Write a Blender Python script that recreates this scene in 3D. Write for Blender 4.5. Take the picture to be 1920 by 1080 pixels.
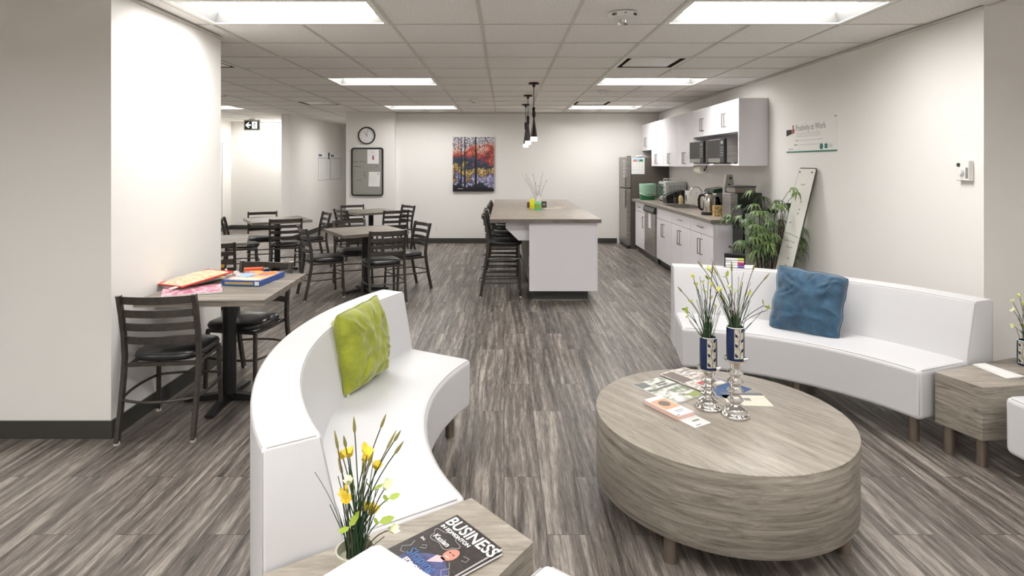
import bpy, bmesh, math, random
from mathutils import Vector, Matrix, noise as mnoise
PI = math.pi
for o in list(bpy.data.objects): bpy.data.objects.remove(o)
sc = bpy.context.scene
COL = sc.collection

# ------------------------------------------------------------------ camera
CZ = 1.55
cam = bpy.data.cameras.new('camera'); camo = bpy.data.objects.new('camera', cam); COL.objects.link(camo)
camo.location = (0, 0, CZ); camo.rotation_euler = (PI/2, 0, 0)
cam.sensor_width = 36; cam.lens = 1095/1920*36
cam.shift_x = 15/1920; cam.shift_y = -233/1920; cam.clip_start = .05
sc.camera = camo
# ------------------------------------------------------------------ view + world
sc.view_settings.view_transform = 'Standard'; sc.view_settings.look = 'None'
sc.view_settings.gamma = 1; sc.view_settings.exposure = 1.22
sc.view_settings.use_curve_mapping = False
w = bpy.data.worlds.new('world'); sc.world = w; w.use_nodes = True
w.node_tree.nodes['Background'].inputs[0].default_value = (1, .98, .94, 1)
w.node_tree.nodes['Background'].inputs[1].default_value = .3
LAMP = 10.0          # emission of the ceiling troffers

# ------------------------------------------------------------------ helpers
def lin(c):
    c = c.lstrip('#'); v = [int(c[i:i+2], 16)/255 for i in (0, 2, 4)]
    return tuple((x/12.92 if x <= .04045 else ((x+.055)/1.055)**2.4) for x in v) + (1,)

def mat(name, c, rough=.5, metal=0, emit=0, var=0, vscale=(8, 8, 8), bump=0, bscale=60, spec=.5, sheen=0, coat=0, c2=None, trans=0, alpha=1, detail=4, lo=.35, hi=.65, dist=0):
    m = bpy.data.materials.new(name); m.use_nodes = True
    nt = m.node_tree; b = nt.nodes['Principled BSDF']
    b.inputs['Base Color'].default_value = lin(c); b.inputs['Roughness'].default_value = rough
    b.inputs['Metallic'].default_value = metal; b.inputs['Specular IOR Level'].default_value = spec
    b.inputs['Sheen Weight'].default_value = sheen; b.inputs['Coat Weight'].default_value = coat
    b.inputs['Transmission Weight'].default_value = trans; b.inputs['Alpha'].default_value = alpha
    if emit:
        b.inputs['Emission Color'].default_value = lin(c); b.inputs['Emission Strength'].default_value = emit
    tc = nt.nodes.new('ShaderNodeTexCoord')
    if c2:
        mp = nt.nodes.new('ShaderNodeMapping'); mp.inputs['Scale'].default_value = vscale
        n = nt.nodes.new('ShaderNodeTexNoise'); n.inputs['Scale'].default_value = 1; n.inputs['Detail'].default_value = detail
        n.inputs['Roughness'].default_value = .65 if detail < 10 else .78; n.inputs['Distortion'].default_value = dist
        r = nt.nodes.new('ShaderNodeValToRGB')
        r.color_ramp.elements[0].position = lo; r.color_ramp.elements[1].position = hi
        r.color_ramp.elements[0].color = lin(c); r.color_ramp.elements[1].color = lin(c2)
        nt.links.new(tc.outputs['Object'], mp.inputs[0]); nt.links.new(mp.outputs[0], n.inputs['Vector'])
        nt.links.new(n.outputs['Fac'], r.inputs[0]); nt.links.new(r.outputs[0], b.inputs['Base Color'])
    if bump:
        n = nt.nodes.new('ShaderNodeTexNoise'); n.inputs['Scale'].default_value = bscale; n.inputs['Detail'].default_value = 3
        bp = nt.nodes.new('ShaderNodeBump'); bp.inputs['Strength'].default_value = bump; bp.inputs['Distance'].default_value = .01
        nt.links.new(tc.outputs['Object'], n.inputs['Vector']); nt.links.new(n.outputs['Fac'], bp.inputs['Height'])
        nt.links.new(bp.outputs[0], b.inputs['Normal'])
    return m

class MB:
    def __init__(s, M=None): s.bm = bmesh.new(); s.mi = 0; s.M = M or Matrix.Identity(4); s.n = 0
    def _v(s, co): return s.bm.verts.new(s.M @ Vector(co))
    def _done(s):
        s.bm.faces.ensure_lookup_table()
        for i in range(s.n, len(s.bm.faces)): s.bm.faces[i].material_index = s.mi
        s.n = len(s.bm.faces)
    def face(s, cos): 
        f = s.bm.faces.new([s._v(c) for c in cos]); s._done(); return f
    def box(s, x0, x1, y0, y1, z0, z1):
        v = [s._v(c) for c in ((x0,y0,z0),(x1,y0,z0),(x1,y1,z0),(x0,y1,z0),(x0,y0,z1),(x1,y0,z1),(x1,y1,z1),(x0,y1,z1))]
        for q in ((0,3,2,1),(4,5,6,7),(0,1,5,4),(1,2,6,5),(2,3,7,6),(3,0,4,7)): s.bm.faces.new([v[i] for i in q])
        s._done(); return s
    def prism(s, poly, z0, z1, axis='z'):
        def P(a, b, c): return (a, b, c) if axis == 'z' else ((c, a, b) if axis == 'x' else (a, c, b))
        lo = [s._v(P(a, b, z0)) for a, b in poly]; hi = [s._v(P(a, b, z1)) for a, b in poly]
        n = len(poly)
        s.bm.faces.new(lo[::-1]); s.bm.faces.new(hi)
        for i in range(n): s.bm.faces.new((lo[i], lo[(i+1) % n], hi[(i+1) % n], hi[i]))
        s._done(); return s
    def sweep(s, pts, sec, ref=(0, 0, 1), closed=False, scale=None):
        pts = [Vector(p) for p in pts]; n = len(pts); ref = Vector(ref); rings = []
        for i, p in enumerate(pts):
            a = pts[(i-1) % n] if (closed or i > 0) else p
            b = pts[(i+1) % n] if (closed or i < n-1) else p
            t = (b-a).normalized(); u = ref - t*ref.dot(t)
            if u.length < 1e-4: u = Vector((1, 0, 0)) - t*t.x
            u.normalize(); v = t.cross(u)
            k = scale[i] if scale else 1
            rings.append([s._v(p + u*(x*k) + v*(y*k)) for x, y in sec])
        m = len(sec)
        for i in range(n if closed else n-1):
            A, B = rings[i], rings[(i+1) % n]
            for j in range(m): s.bm.faces.new((A[j], A[(j+1) % m], B[(j+1) % m], B[j]))
        if not closed: s.bm.faces.new(rings[0][::-1]); s.bm.faces.new(rings[-1])
        s._done(); return s
    def tube(s, pts, r, seg=8, ref=(0, 0, 1), closed=False, scale=None):
        return s.sweep(pts, [(r*math.cos(2*PI*k/seg), r*math.sin(2*PI*k/seg)) for k in range(seg)], ref, closed, scale)
    def bar(s, pts, a, b, ref=(0, 0, 1), closed=False):
        return s.sweep(pts, [(-a/2, -b/2), (a/2, -b/2), (a/2, b/2), (-a/2, b/2)], ref, closed)
    def lathe(s, prof, c=(0, 0, 0), seg=24, axis='z'):
        rings = []
        for r, z in prof:
            if r < 1e-5: rings.append([s._v(s._ax(c, 0, 0, z, axis))])
            else: rings.append([s._v(s._ax(c, r*math.cos(2*PI*k/seg), r*math.sin(2*PI*k/seg), z, axis)) for k in range(seg)])
        for A, B in zip(rings, rings[1:]):
            for k in range(seg):
                k2 = (k+1) % seg
                if len(A) == 1 and len(B) == 1: continue
                if len(A) == 1: s.bm.faces.new((A[0], B[k2], B[k]))
                elif len(B) == 1: s.bm.faces.new((A[k], A[k2], B[0]))
                else: s.bm.faces.new((A[k], A[k2], B[k2], B[k]))
        if len(rings[0]) > 1: s.bm.faces.new(rings[0][::-1])
        if len(rings[-1]) > 1: s.bm.faces.new(rings[-1])
        s._done(); return s
    def _ax(s, c, a, b, z, axis):
        if axis == 'z': return (c[0]+a, c[1]+b, c[2]+z)
        if axis == 'y': return (c[0]+a, c[1]+z, c[2]+b)
        return (c[0]+z, c[1]+a, c[2]+b)
    def ell(s, c, rx, ry, rz, seg=12, rings=7):
        prof = [(math.sin(PI*i/rings), -math.cos(PI*i/rings)) for i in range(rings+1)]
        M0 = s.M; s.M = M0 @ Matrix.Translation(c) @ Matrix.Diagonal((rx, ry, rz, 1)); s.lathe(prof, seg=seg); s.M = M0; return s
    def text(s, txt, size, x, y, z, M=None, ext=.0004, align='LEFT', font_w=1.0, bold=0):
        cu = bpy.data.curves.new('t', 'FONT'); cu.body = txt; cu.size = size; cu.extrude = ext; cu.align_x = align
        cu.resolution_u = 3; cu.offset = bold
        o = bpy.data.objects.new('t', cu); COL.objects.link(o)
        bpy.context.view_layer.update()
        me = bpy.data.meshes.new_from_object(o.evaluated_get(bpy.context.evaluated_depsgraph_get()))
        T = s.M @ Matrix.Translation((x, y, z)) @ (M or Matrix.Identity(4)) @ Matrix.Diagonal((font_w, 1, 1, 1))
        me.transform(T); s.bm.from_mesh(me); s._done()
        bpy.data.objects.remove(o); bpy.data.curves.remove(cu); bpy.data.meshes.remove(me); return s

def obj(name, mb, mats, parent=None, loc=(0, 0, 0), rot=0, smooth=False, bevel=0, seg=2, sub=0, ang=40):
    bmesh.ops.recalc_face_normals(mb.bm, faces=mb.bm.faces)
    me = bpy.data.meshes.new(name); mb.bm.to_mesh(me); mb.bm.free()
    for m in (mats if isinstance(mats, (list, tuple)) else [mats]): me.materials.append(m)
    if smooth:
        me.polygons.foreach_set('use_smooth', [True]*len(me.polygons))
        if not bevel and not sub: me.set_sharp_from_angle(angle=math.radians(ang))
    o = bpy.data.objects.new(name, me); COL.objects.link(o); o.location = loc; o.rotation_euler = (0, 0, rot)
    if parent: o.parent = parent
    if bevel:
        b = o.modifiers.new('bevel', 'BEVEL'); b.width = bevel; b.segments = seg; b.limit_method = 'ANGLE'; b.angle_limit = math.radians(30)
        if smooth: b.harden_normals = True
    if sub:
        b = o.modifiers.new('sub', 'SUBSURF'); b.levels = sub; b.render_levels = sub
    return o

def tag(o, label=None, cat=None, group=None, kind=None):
    if label: o['label'] = label
    if cat: o['category'] = cat
    if group: o['group'] = group
    if kind: o['kind'] = kind
    return o
def thing(name, label, cat, loc=(0, 0, 0), rot=0, group=None):
    o = bpy.data.objects.new(name, None); COL.objects.link(o); o.location = loc; o.rotation_euler = (0, 0, rot)
    o.empty_display_size = .05
    return tag(o, label, cat, group)
def struct(name, mb, m, **k): return tag(obj(name, mb, m, **k), kind='structure')
def dup(root, loc, rot, label, group=None):
    def cp(o, par):
        c = o.copy(); COL.objects.link(c)
        if par: c.parent = par
        for ch in o.children: cp(ch, c)
        return c
    kids = list(root.children)
    r = cp(root, None); r.location = loc; r.rotation_euler = (0, 0, rot); r['label'] = label
    if group: r['group'] = group
    return r
def FLAT(): return MB(Matrix.Rotation(PI/2, 4, 'X'))     # text plane turned upright, facing -Y
UP = Matrix.Rotation(PI/2, 4, 'X')
rnd = random.Random(7)
def scribble(mb, x, z, w, h, y, r=.0012, rs=None):
    """one handwritten-looking word, a wavy pen line on an upright plane"""
    rs = rs or rnd; n = max(6, int(w/.012)); pts = []
    for i in range(n+1):
        pts.append((x+w*i/n, y, z+h*(rs.random()-.5)))
    mb.tube(pts, r, 4, ref=(0, 1, 0))

# ------------------------------------------------------------------ materials
M_wall = mat('wall paint', '#ebe8e3', .75, bump=.06, bscale=140)
M_ceilgrid = mat('ceiling grid tee', '#cfcbc2', .5)
M_base = mat('rubber baseboard', '#3d3c38', .45)
M_leather = mat('white leatherette', '#d7d6d7', .42, bump=.05, bscale=160)
M_pipe = mat('white piping', '#b4b1af', .5)
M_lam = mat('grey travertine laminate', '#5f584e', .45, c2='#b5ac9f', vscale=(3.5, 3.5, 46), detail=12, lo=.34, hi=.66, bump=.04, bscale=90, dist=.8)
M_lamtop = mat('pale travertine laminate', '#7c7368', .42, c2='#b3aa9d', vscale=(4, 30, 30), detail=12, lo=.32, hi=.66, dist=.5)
M_tabletop = mat('grey oak tabletop', '#635c54', .38, c2='#a0978b', vscale=(2, 26, 26), detail=8, lo=.36, hi=.64, dist=.5)
M_counter = mat('stone look worktop', '#8a8075', .35, c2='#a99e92', vscale=(9, 5, 9), detail=6, lo=.3, hi=.7)
M_cedge = mat('worktop edge', '#6f6a63', .45, c2='#857f77', vscale=(9, 5, 20))
M_white = mat('white gloss cabinet', '#efecef', .22)
M_cabside = mat('white cabinet side', '#ece9ee', .4)
M_steel = mat('brushed steel', '#a7a39d', .38, metal=.75, c2='#8f8b86', vscale=(4, 4, 60))
M_chrome = mat('chrome', '#d8d8d8', .12, metal=1)
M_handle = mat('brushed nickel handle', '#a49c96', .3, metal=.9)
M_darkgrey = mat('dark grey fridge side', '#5c564f', .5)
M_metal = mat('dark taupe powder coat', '#3a3530', .34, metal=.3, c2='#4a443e', vscale=(30, 30, 30), coat=.2)
M_metalcap = mat('pale cap', '#b5afa6', .4)
M_vinyl = mat('black vinyl', '#1d1d1f', .33, coat=.15)
M_black = mat('black', '#141414', .4)
M_blackgloss = mat('black gloss', '#0c0c0e', .12)
M_kick = mat('dark kick plate', '#3b3b39', .4)
M_leg = mat('brushed bronze leg', '#8a7e72', .3, metal=.7)
M_paper = mat('paper', '#ecebe8', .8)
M_papergrey = mat('print grey', '#8b8b8b', .8)
M_ink = mat('ink', '#2a2a2e', .7)
M_diff = mat('troffer lens', '#fbfaf9', .5, emit=LAMP)
M_troff = mat('troffer frame', '#f3f1ea', .5); M_tray = mat('troffer tray', '#6b6b68', .6)
M_plastic = mat('white plastic', '#e8e6e0', .4)
M_green = mat('lime velvet', '#7b8212', .75, c2='#a2a828', vscale=(14, 14, 10), sheen=.5, lo=.3, hi=.75, bump=.15, bscale=25)
M_blue = mat('blue velvet', '#17384e', .75, c2='#2f5b78', vscale=(14, 14, 10), sheen=.6, lo=.3, hi=.75, bump=.2, bscale=25)
M_navy = mat('navy glaze', '#11244a', .25)
M_cream = mat('cream carved relief', '#cfc9b8', .6, c2='#9e9784', vscale=(90, 90, 90), bump=.3, bscale=120)
M_silver = mat('mercury glass', '#dfdcd8', .08, metal=1, bump=.12, bscale=45)
M_stem = mat('dark green stem', '#2c4a2c', .6)
M_drystem = mat('brown dry stem', '#57503d', .7)
M_seed = mat('seed head', '#86804e', .8)
M_yellow = mat('yellow petal', '#e2cf58', .6, c2='#d8ba2c', vscale=(60, 60, 60))
M_lemon = mat('pale petal', '#e8ecc4', .6)
M_lime = mat('lime leaf', '#93a63c', .6)
M_leaf = mat('palm leaf', '#27471c', .4, c2='#86a060', vscale=(9, 9, 9), lo=.38, hi=.62)
M_red = mat('red plastic', '#c83a34', .4)
M_orange = mat('orange card', '#dd7a3c', .6)
M_teal = mat('sign teal', '#2c7a6a', .6)
M_exit = mat('sign dark', '#10201c', .4)
M_exitw = mat('sign backlit legend', '#e8f2ee', .4, emit=1.2)
M_glow = mat('lamp glow', '#fff1dc', .4, emit=2.5)
M_pend = mat('bronze pendant', '#2c2224', .25, metal=.5)
M_caulk = mat('soil', '#2a231c', .9)
M_grn = mat('green translucent plastic', '#8fb59c', .3, alpha=1)
M_dkgrn = mat('green plastic', '#1f6b41', .4)
M_felt = mat('grey felt', '#8f8d86', .9, c2='#a5a39b', vscale=(90, 90, 90))

def floor_mat():
    m = bpy.data.materials.new('grey oak vinyl plank'); m.use_nodes = True; nt = m.node_tree; N = nt.nodes; L = nt.links
    b = N['Principled BSDF']; b.inputs['Roughness'].default_value = .4; b.inputs['Specular IOR Level'].default_value = .45
    tc = N.new('ShaderNodeTexCoord'); rot = N.new('ShaderNodeMapping'); rot.inputs['Rotation'].default_value = (0, 0, PI/2)
    L.new(tc.outputs['Object'], rot.inputs[0])
    br = N.new('ShaderNodeTexBrick'); br.inputs['Scale'].default_value = 1; br.inputs['Brick Width'].default_value = 1.22
    br.inputs['Row Height'].default_value = .18; br.inputs['Mortar Size'].default_value = .0016; br.offset = .37; br.inputs['Bias'].default_value = 0
    br.inputs['Color1'].default_value = (0, 0, 0, 1); br.inputs['Color2'].default_value = (1, 1, 1, 1); br.inputs['Mortar'].default_value = (.5, .5, .5, 1)
    L.new(rot.outputs[0], br.inputs['Vector'])
    # shift grain per plank
    off = N.new('ShaderNodeVectorMath'); off.operation = 'MULTIPLY_ADD'
    off.inputs[1].default_value = (9, 5, 3); L.new(br.outputs['Color'], off.inputs[0]); L.new(tc.outputs['Object'], off.inputs[2])
    def noise(sx, sy, det, dist, rough=.6):
        mp = N.new('ShaderNodeMapping'); mp.inputs['Scale'].default_value = (sx, sy, 1); L.new(off.outputs[0], mp.inputs[0])
        n = N.new('ShaderNodeTexNoise'); n.inputs['Scale'].default_value = 1; n.inputs['Detail'].default_value = det
        n.inputs['Distortion'].default_value = dist; n.inputs['Roughness'].default_value = rough
        L.new(mp.outputs[0], n.inputs['Vector']); return n
    n1 = noise(15, .75, 12, .7, .68); n2 = noise(6, .35, 6, .6); n3 = noise(120, 9, 6, .6, .7)
    wv = N.new('ShaderNodeTexWave'); wv.inputs['Scale'].default_value = 1; wv.inputs['Distortion'].default_value = 14; wv.inputs['Detail'].default_value = 4
    wv.inputs['Detail Scale'].default_value = 1.2; wv.inputs['Detail Roughness'].default_value = .6
    mpw = N.new('ShaderNodeMapping'); mpw.inputs['Scale'].default_value = (5, .5, 1); L.new(off.outputs[0], mpw.inputs[0]); L.new(mpw.outputs[0], wv.inputs['Vector'])
    def mathn(op, a, b_, v=None):
        q = N.new('ShaderNodeMath'); q.operation = op
        for i, x in enumerate((a, b_)):
            if isinstance(x, (int, float)): q.inputs[i].default_value = x
            else: L.new(x, q.inputs[i])
        return q.outputs[0]
    a = mathn('MULTIPLY', n1.outputs['Fac'], .42); a = mathn('ADD', a, mathn('MULTIPLY', n2.outputs['Fac'], .22))
    a = mathn('ADD', a, mathn('MULTIPLY', wv.outputs['Fac'], .06)); a = mathn('ADD', a, mathn('MULTIPLY', n3.outputs['Fac'], .34))
    sep = N.new('ShaderNodeSeparateColor'); L.new(br.outputs['Color'], sep.inputs[0])
    a = mathn('ADD', a, mathn('MULTIPLY', sep.outputs[0], .025))
    r = N.new('ShaderNodeValToRGB'); e = r.color_ramp.elements
    e[0].position = .43; e[0].color = lin('#3c3733'); e[1].position = .67; e[1].color = lin('#b4aaa0')
    x = e.new(.55); x.color = lin('#766e67')
    L.new(a, r.inputs[0])
    mx = N.new('ShaderNodeMix'); mx.data_type = 'RGBA'; mx.inputs['B'].default_value = lin('#4a4440')
    L.new(br.outputs['Fac'], mx.inputs['Factor']); L.new(r.outputs[0], mx.inputs['A']); L.new(mx.outputs['Result'], b.inputs['Base Color'])
    bp = N.new('ShaderNodeBump'); bp.inputs['Strength'].default_value = .15; bp.inputs['Distance'].default_value = .003
    L.new(a, bp.inputs['Height']); L.new(bp.outputs[0], b.inputs['Normal'])
    return m
M_floor = floor_mat()

GX, GY, GS = -.80, 4.16, .64
def ceil_mat():
    m = bpy.data.materials.new('mineral ceiling tile'); m.use_nodes = True; nt = m.node_tree; N = nt.nodes; L = nt.links
    b = N['Principled BSDF']; b.inputs['Roughness'].default_value = .85
    tc = N.new('ShaderNodeTexCoord'); sp = N.new('ShaderNodeSeparateXYZ'); L.new(tc.outputs['Object'], sp.inputs[0])
    n = N.new('ShaderNodeTexNoise'); n.inputs['Scale'].default_value = 90; n.inputs['Detail'].default_value = 3
    L.new(tc.outputs['Object'], n.inputs['Vector'])
    r = N.new('ShaderNodeValToRGB'); r.color_ramp.elements[0].position = .35; r.color_ramp.elements[1].position = .62
    r.color_ramp.elements[0].color = lin('#e2ded8'); r.color_ramp.elements[1].color = lin('#f6f3ee'); L.new(n.outputs['Fac'], r.inputs[0])
    L.new(r.outputs[0], b.inputs['Base Color'])
    bp = N.new('ShaderNodeBump'); bp.inputs['Strength'].default_value = .3; bp.inputs['Distance'].default_value = .005
    L.new(n.outputs['Fac'], bp.inputs['Height']); L.new(bp.outputs[0], b.inputs['Normal'])
    return m
M_ceil = ceil_mat()

# ------------------------------------------------------------------ the room
CH = 2.545
FAR, RX, LX, LY0, LY1 = 11.38, 3.015, -2.22, 3.3, 4.58
mb = MB(); mb.box(-6.6, 6, -4, 17.2, -.1, 0); struct('floor', mb, M_floor)
lights = []
for (x, rows) in ((GX-2*GS, (-2, -1, 0, 1, 2)), (GX+3*GS, (-2, -1, 0, 1, 2)), (GX-8*GS, (1, 2, 3)), (GX, (-2, -1)), (GX-6*GS, (-2, -1)), (GX+7*GS, (-2, -1)), (GX-4*GS, (2.8,))):
    for k in rows: lights.append((x, GY-GS+k*5*GS))      # later ones: unseen fill panels added behind the viewpoint and in the side hall
vents = [(GX+3*GS, GY+2*GS), (GX+3*GS, GY+8*GS), (GX-4*GS, GY+2*GS), (GX-4*GS, GY+8*GS), (GX-6*GS, GY+6*GS)]
def cell(x, y): return (round((x-GX)/GS), round((y-GY)/GS))
skip = set()
for x, y in lights: i, j = cell(x, y); skip |= {(i, j), (i+1, j)}
for x, y in vents: skip.add(cell(x, y))
mb = MB(); tees = MB()
I0, I1, J0, J1 = -10, 11, -13, 20
for i in range(I0, I1):
    for j in range(J0, J1):
        if (i, j) in skip: continue
        x, y = GX+i*GS, GY+j*GS
        mb.face([(x, y, CH), (x, y+GS, CH), (x+GS, y+GS, CH), (x+GS, y, CH)])
bmesh.ops.remove_doubles(mb.bm, verts=mb.bm.verts, dist=.001)
mb.box(GX+I0*GS, GX+I1*GS, GY+J0*GS, GY+J1*GS, CH+.25, CH+.3)
struct('ceiling', mb, M_ceil)
def inskip_x(i, j): return (i, j) in skip and (i-1, j) in skip   # line at x=i between the cells of one troffer
for i in range(I0, I1+1):
    run = None
    for j in range(J0, J1+1):
        ok = j < J1 and not ((i, j) in skip and (i-1, j) in skip)
        if ok and run is None: run = j
        if not ok and run is not None:
            wd = .011
            tees.box(GX+i*GS-wd, GX+i*GS+wd, GY+run*GS, GY+j*GS, CH-.006, CH-.0005); run = None
for j in range(J0, J1+1):
    tees.box(GX+I0*GS, GX+I1*GS, GY+j*GS-.008, GY+j*GS+.008, CH-.005, CH-.0005)
struct('trim_1', tees, M_ceilgrid)

def wall(name, x0, x1, y0, y1, z1=CH): mb = MB(); mb.box(x0, x1, y0, y1, 0, z1); return struct(name, mb, M_wall)
wall('wall_far', -2.10, RX, FAR, FAR+.15)
wall('wall_far_pier', -3.03, -2.10, 11.2, FAR+.15)
wall('wall_right', RX, 6, 3.67, FAR+.15)
wall('wall_left', -6.6, LX, LY0, LY1)
wall('wall_hall_right', -4.42, -4.25, 11.6, 16.8)
wall('wall_hall_end', -4.25, -1.6, 16.6, 16.8)
wall('wall_hall_inner', -1.75, -1.6, FAR+.15, 16.6)
wall('wall_hall_far', -6.6, -4.42, 13.8, 13.95)
wall('wall_hall_left', -6.6, -6.45, LY1, 13.8)
wall('wall_back', -6.6, 6, -4.15, -4)
wall('wall_side_left', -6.6, -6.45, -4, LY0)
wall('wall_side_right', 5.9, 6, -4, 3.67)
def base(name, segs):
    mb = MB()
    for x0, x1, y0, y1 in segs:
        mb.box(x0, x1, y0, y1, 0, .10)
    struct(name, mb, M_base)
base('baseboard_far', [(-2.09, 2.2, FAR-.012, FAR-.001), (-3.03, -2.09, 11.188, 11.199), (-2.099, -2.088, 11.19, FAR-.01)])
base('baseboard_left', [(-6.44, LX+.012, LY0-.012, LY0-.001), (LX+.001, LX+.012, LY0-.001, LY1+.012), (-6.44, LX, LY1+.001, LY1+.012)])
base('baseboard_right', [(RX-.012, RX-.001, 3.66, 6.2), (RX-.01, 5.8, 3.658, 3.669)])
base('baseboard_hall', [(-4.249, -4.238, 11.6, 16.59), (-4.42, -4.25, 11.588, 11.599), (-6.44, -4.43, 13.788, 13.799), (-6.449, -6.438, LY1+.02, 13.79)])
# ceiling edge angle along the walls
mb = MB()
mb.box(RX-.02, RX-.001, 3.66, FAR-.001, CH-.022, CH-.007); mb.box(-2.09, RX-.02, FAR-.02, FAR-.001, CH-.022, CH-.007)
mb.box(LX+.001, LX+.02, LY0, LY1, CH-.022, CH-.007)
struct('trim_2', mb, M_ceilgrid)
# doorway casing in the left hall wall
mb = MB()
mb.box(-6.449, -6.43, 12.3, 13.4, 2.03, 2.1); mb.box(-6.449, -6.43, 12.3, 12.36, 0, 2.03); mb.box(-6.449, -6.43, 13.34, 13.4, 0, 2.03)
struct('trim_3', mb, M_wall)
mb = MB(); mb.box(-6.449, -6.44, 12.37, 13.33, 0, 2.02); struct('door_1', mb, mat('painted door', '#d8d5cd', .5))

# ------------------------------------------------------------------ ceiling fixtures
def troffer():
    t = thing('ceiling_light', '', 'ceiling light')
    mb = MB(); W, D, m, h = 2*GS, GS, .045, .07
    z = -.004
    for a in ((.012, W-.012, .012, m), (.012, W-.012, D-m, D-.012), (.012, m, m, D-m), (W-m, W-.012, m, D-m)): mb.box(*a, z-.003, z+.003)
    obj('frame', mb, M_troff, t)
    mb = MB()
    mb.face([(m, m, 0), (W-m, m, 0), (W-m, m+.02, h), (m, m+.02, h)]); mb.face([(m, D-m, 0), (W-m, D-m, 0), (W-m, D-m-.02, h), (m, D-m-.02, h)])
    mb.face([(m, m, 0), (m, D-m, 0), (m+.03, D-m-.02, h), (m+.03, m+.02, h)]); mb.face([(W-m, m, 0), (W-m, D-m, 0), (W-m-.03, D-m-.02, h), (W-m-.03, m+.02, h)])
    mb.face([(m, m, h+.03), (W-m, m, h+.03), (W-m, D-m, h+.03), (m, D-m, h+.03)])
    obj('tray', mb, M_tray, t)
    mb = MB(); mb.box(m+.028, W-m-.028, m+.018, D-m-.018, h, h+.004); obj('diffuser', mb, M_diff, t)
    return t
t0 = troffer(); first = True
LN = {(-2, 0): 'behind and left of the viewpoint', (-2, 1): 'behind and right of the viewpoint'}
names = {}
rowname = ['far behind the lounge', 'overhead above the lounge seats', 'nearest and largest in the photo', 'second row, halfway to the kitchen', 'last row, just before the far wall']  # first two rows lie out of view, included to brighten the foreground
for n, (x, y) in enumerate(lights):
    col = 0 if n < 5 else (1 if n < 10 else 2)
    if col < 2: lab = 'ceiling light panel, %s column, %s' % (('left', 'right')[col], rowname[n % 5])
    elif n < 13: lab = ['recessed ceiling light panel over the dining area hidden behind the left wall block', 'recessed ceiling light glimpsed beside the left wall block above the hall', 'recessed ceiling light at the hall end beside the exit sign'][n-10]  # first one is hidden from view, put in to light the dining tables
    if n >= 13: lab = 'recessed ceiling light panel out of view behind the viewpoint or in the side hall'  # unseen panels added to brighten the room and the side hall
    if first: t = t0; t.location = (x, y, CH); t['label'] = lab; t['group'] = 'recessed ceiling light panels'; first = False
    else: t = dup(t0, (x, y, CH), 0, lab)

M_ventd = mat('vent dark slot', '#3a3733', .6); M_ventp = mat('vent plaque', '#dedad2', .3)
def vent():
    t = thing('ceiling_vent', '', 'ceiling vent', group='square ceiling air vents')
    mb = MB()
    for a in ((.012, GS-.012, .012, .04), (.012, GS-.012, GS-.04, GS-.012), (.012, .04, .04, GS-.04), (GS-.04, GS-.012, .04, GS-.04)): mb.box(*a, -.006, 0)
    obj('frame', mb, M_troff, t)
    mb = MB()
    a, b, h = .04, GS-.04, .13
    mb.face([(a, a, 0), (b, a, 0), (b, a, h), (a, a, h)]); mb.face([(a, b, 0), (b, b, 0), (b, b, h), (a, b, h)])
    mb.face([(a, a, 0), (a, b, 0), (a, b, h), (a, a, h)]); mb.face([(b, a, 0), (b, b, 0), (b, b, h), (b, a, h)]); mb.face([(a, a, h), (b, a, h), (b, b, h), (a, b, h)])
    obj('duct', mb, M_ventd, t)
    mb = MB(); mb.box(.09, GS-.09, .085, GS-.085, .0, .012); mb.box(.3, .34, .3, .34, .012, .13); obj('plaque', mb, M_ventp, t, bevel=.004)
    return t
v0 = vent()
vl = ['square ceiling vent on the right, between the first and second light panels', 'square ceiling vent near the far wall at right, beside a far light panel', 'dark-edged ceiling vent cut by the left wall block, nearer one', 'square ceiling vent on the left, just before the far left light panel', 'dark-edged ceiling vent by the left wall block, above the hall light']
for n, (x, y) in enumerate(vents):
    if n == 0: v0.location = (x, y, CH); v0['label'] = vl[0]
    else: dup(v0, (x, y, CH), 0, vl[n])

def detector(x, y, s, label, text=True):
    t = thing('smoke_detector', label, 'smoke detector', (x, y, CH-.006), group='ceiling smoke detectors')
    mb = MB(); mb.lathe([(.075*s, 0), (.075*s, -.012*s), (.068*s, -.026*s), (.045*s, -.034*s), (0, -.034*s)], seg=28); obj('housing', mb, M_plastic, t, smooth=True)
    mb = MB(); mb.lathe([(.02*s, -.034*s), (.018*s, -.05*s), (.0, -.056*s)], seg=16)
    for k in range(4):
        a = k*PI/2+.6; mb.box(math.cos(a)*.026*s-.003, math.cos(a)*.026*s+.003, math.sin(a)*.026*s-.003, math.sin(a)*.026*s+.003, -.05*s, -.034*s)
    mb.lathe([(.03*s, -.05*s), (.028*s, -.056*s), (0, -.057*s)], seg=18)
    obj('sensor', mb, M_chrome, t, smooth=True)
    if text:
        for a in (-PI/2-.8, -PI/2+.8):
            M = Matrix.Rotation(a+PI/2, 4, 'Z') @ Matrix.Translation((0, -.0745*s, -.019*s)) @ Matrix.Rotation(PI/2+.2, 4, 'X')
            mb = MB(M); mb.text('FIRE', .02, 0, -.002, 0, align='CENTER', bold=.0006, ext=.0012); obj('lettering', mb, M_ink, t)
        mb = MB(); mb.box(-.007, .007, -.0775*s, -.072*s, -.017, -.013); obj('indicator', mb, M_ink, t)
detector(.783, 3.85, 1.25, 'large round white fire detector with black FIRE lettering on the near ceiling')
detector(1.35, 7.95, 1.0, 'small white ceiling detector just beyond the second right light panel', False)
detector(-.47, 9.05, .9, 'small white ceiling detector left of the pendants', False)

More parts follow.
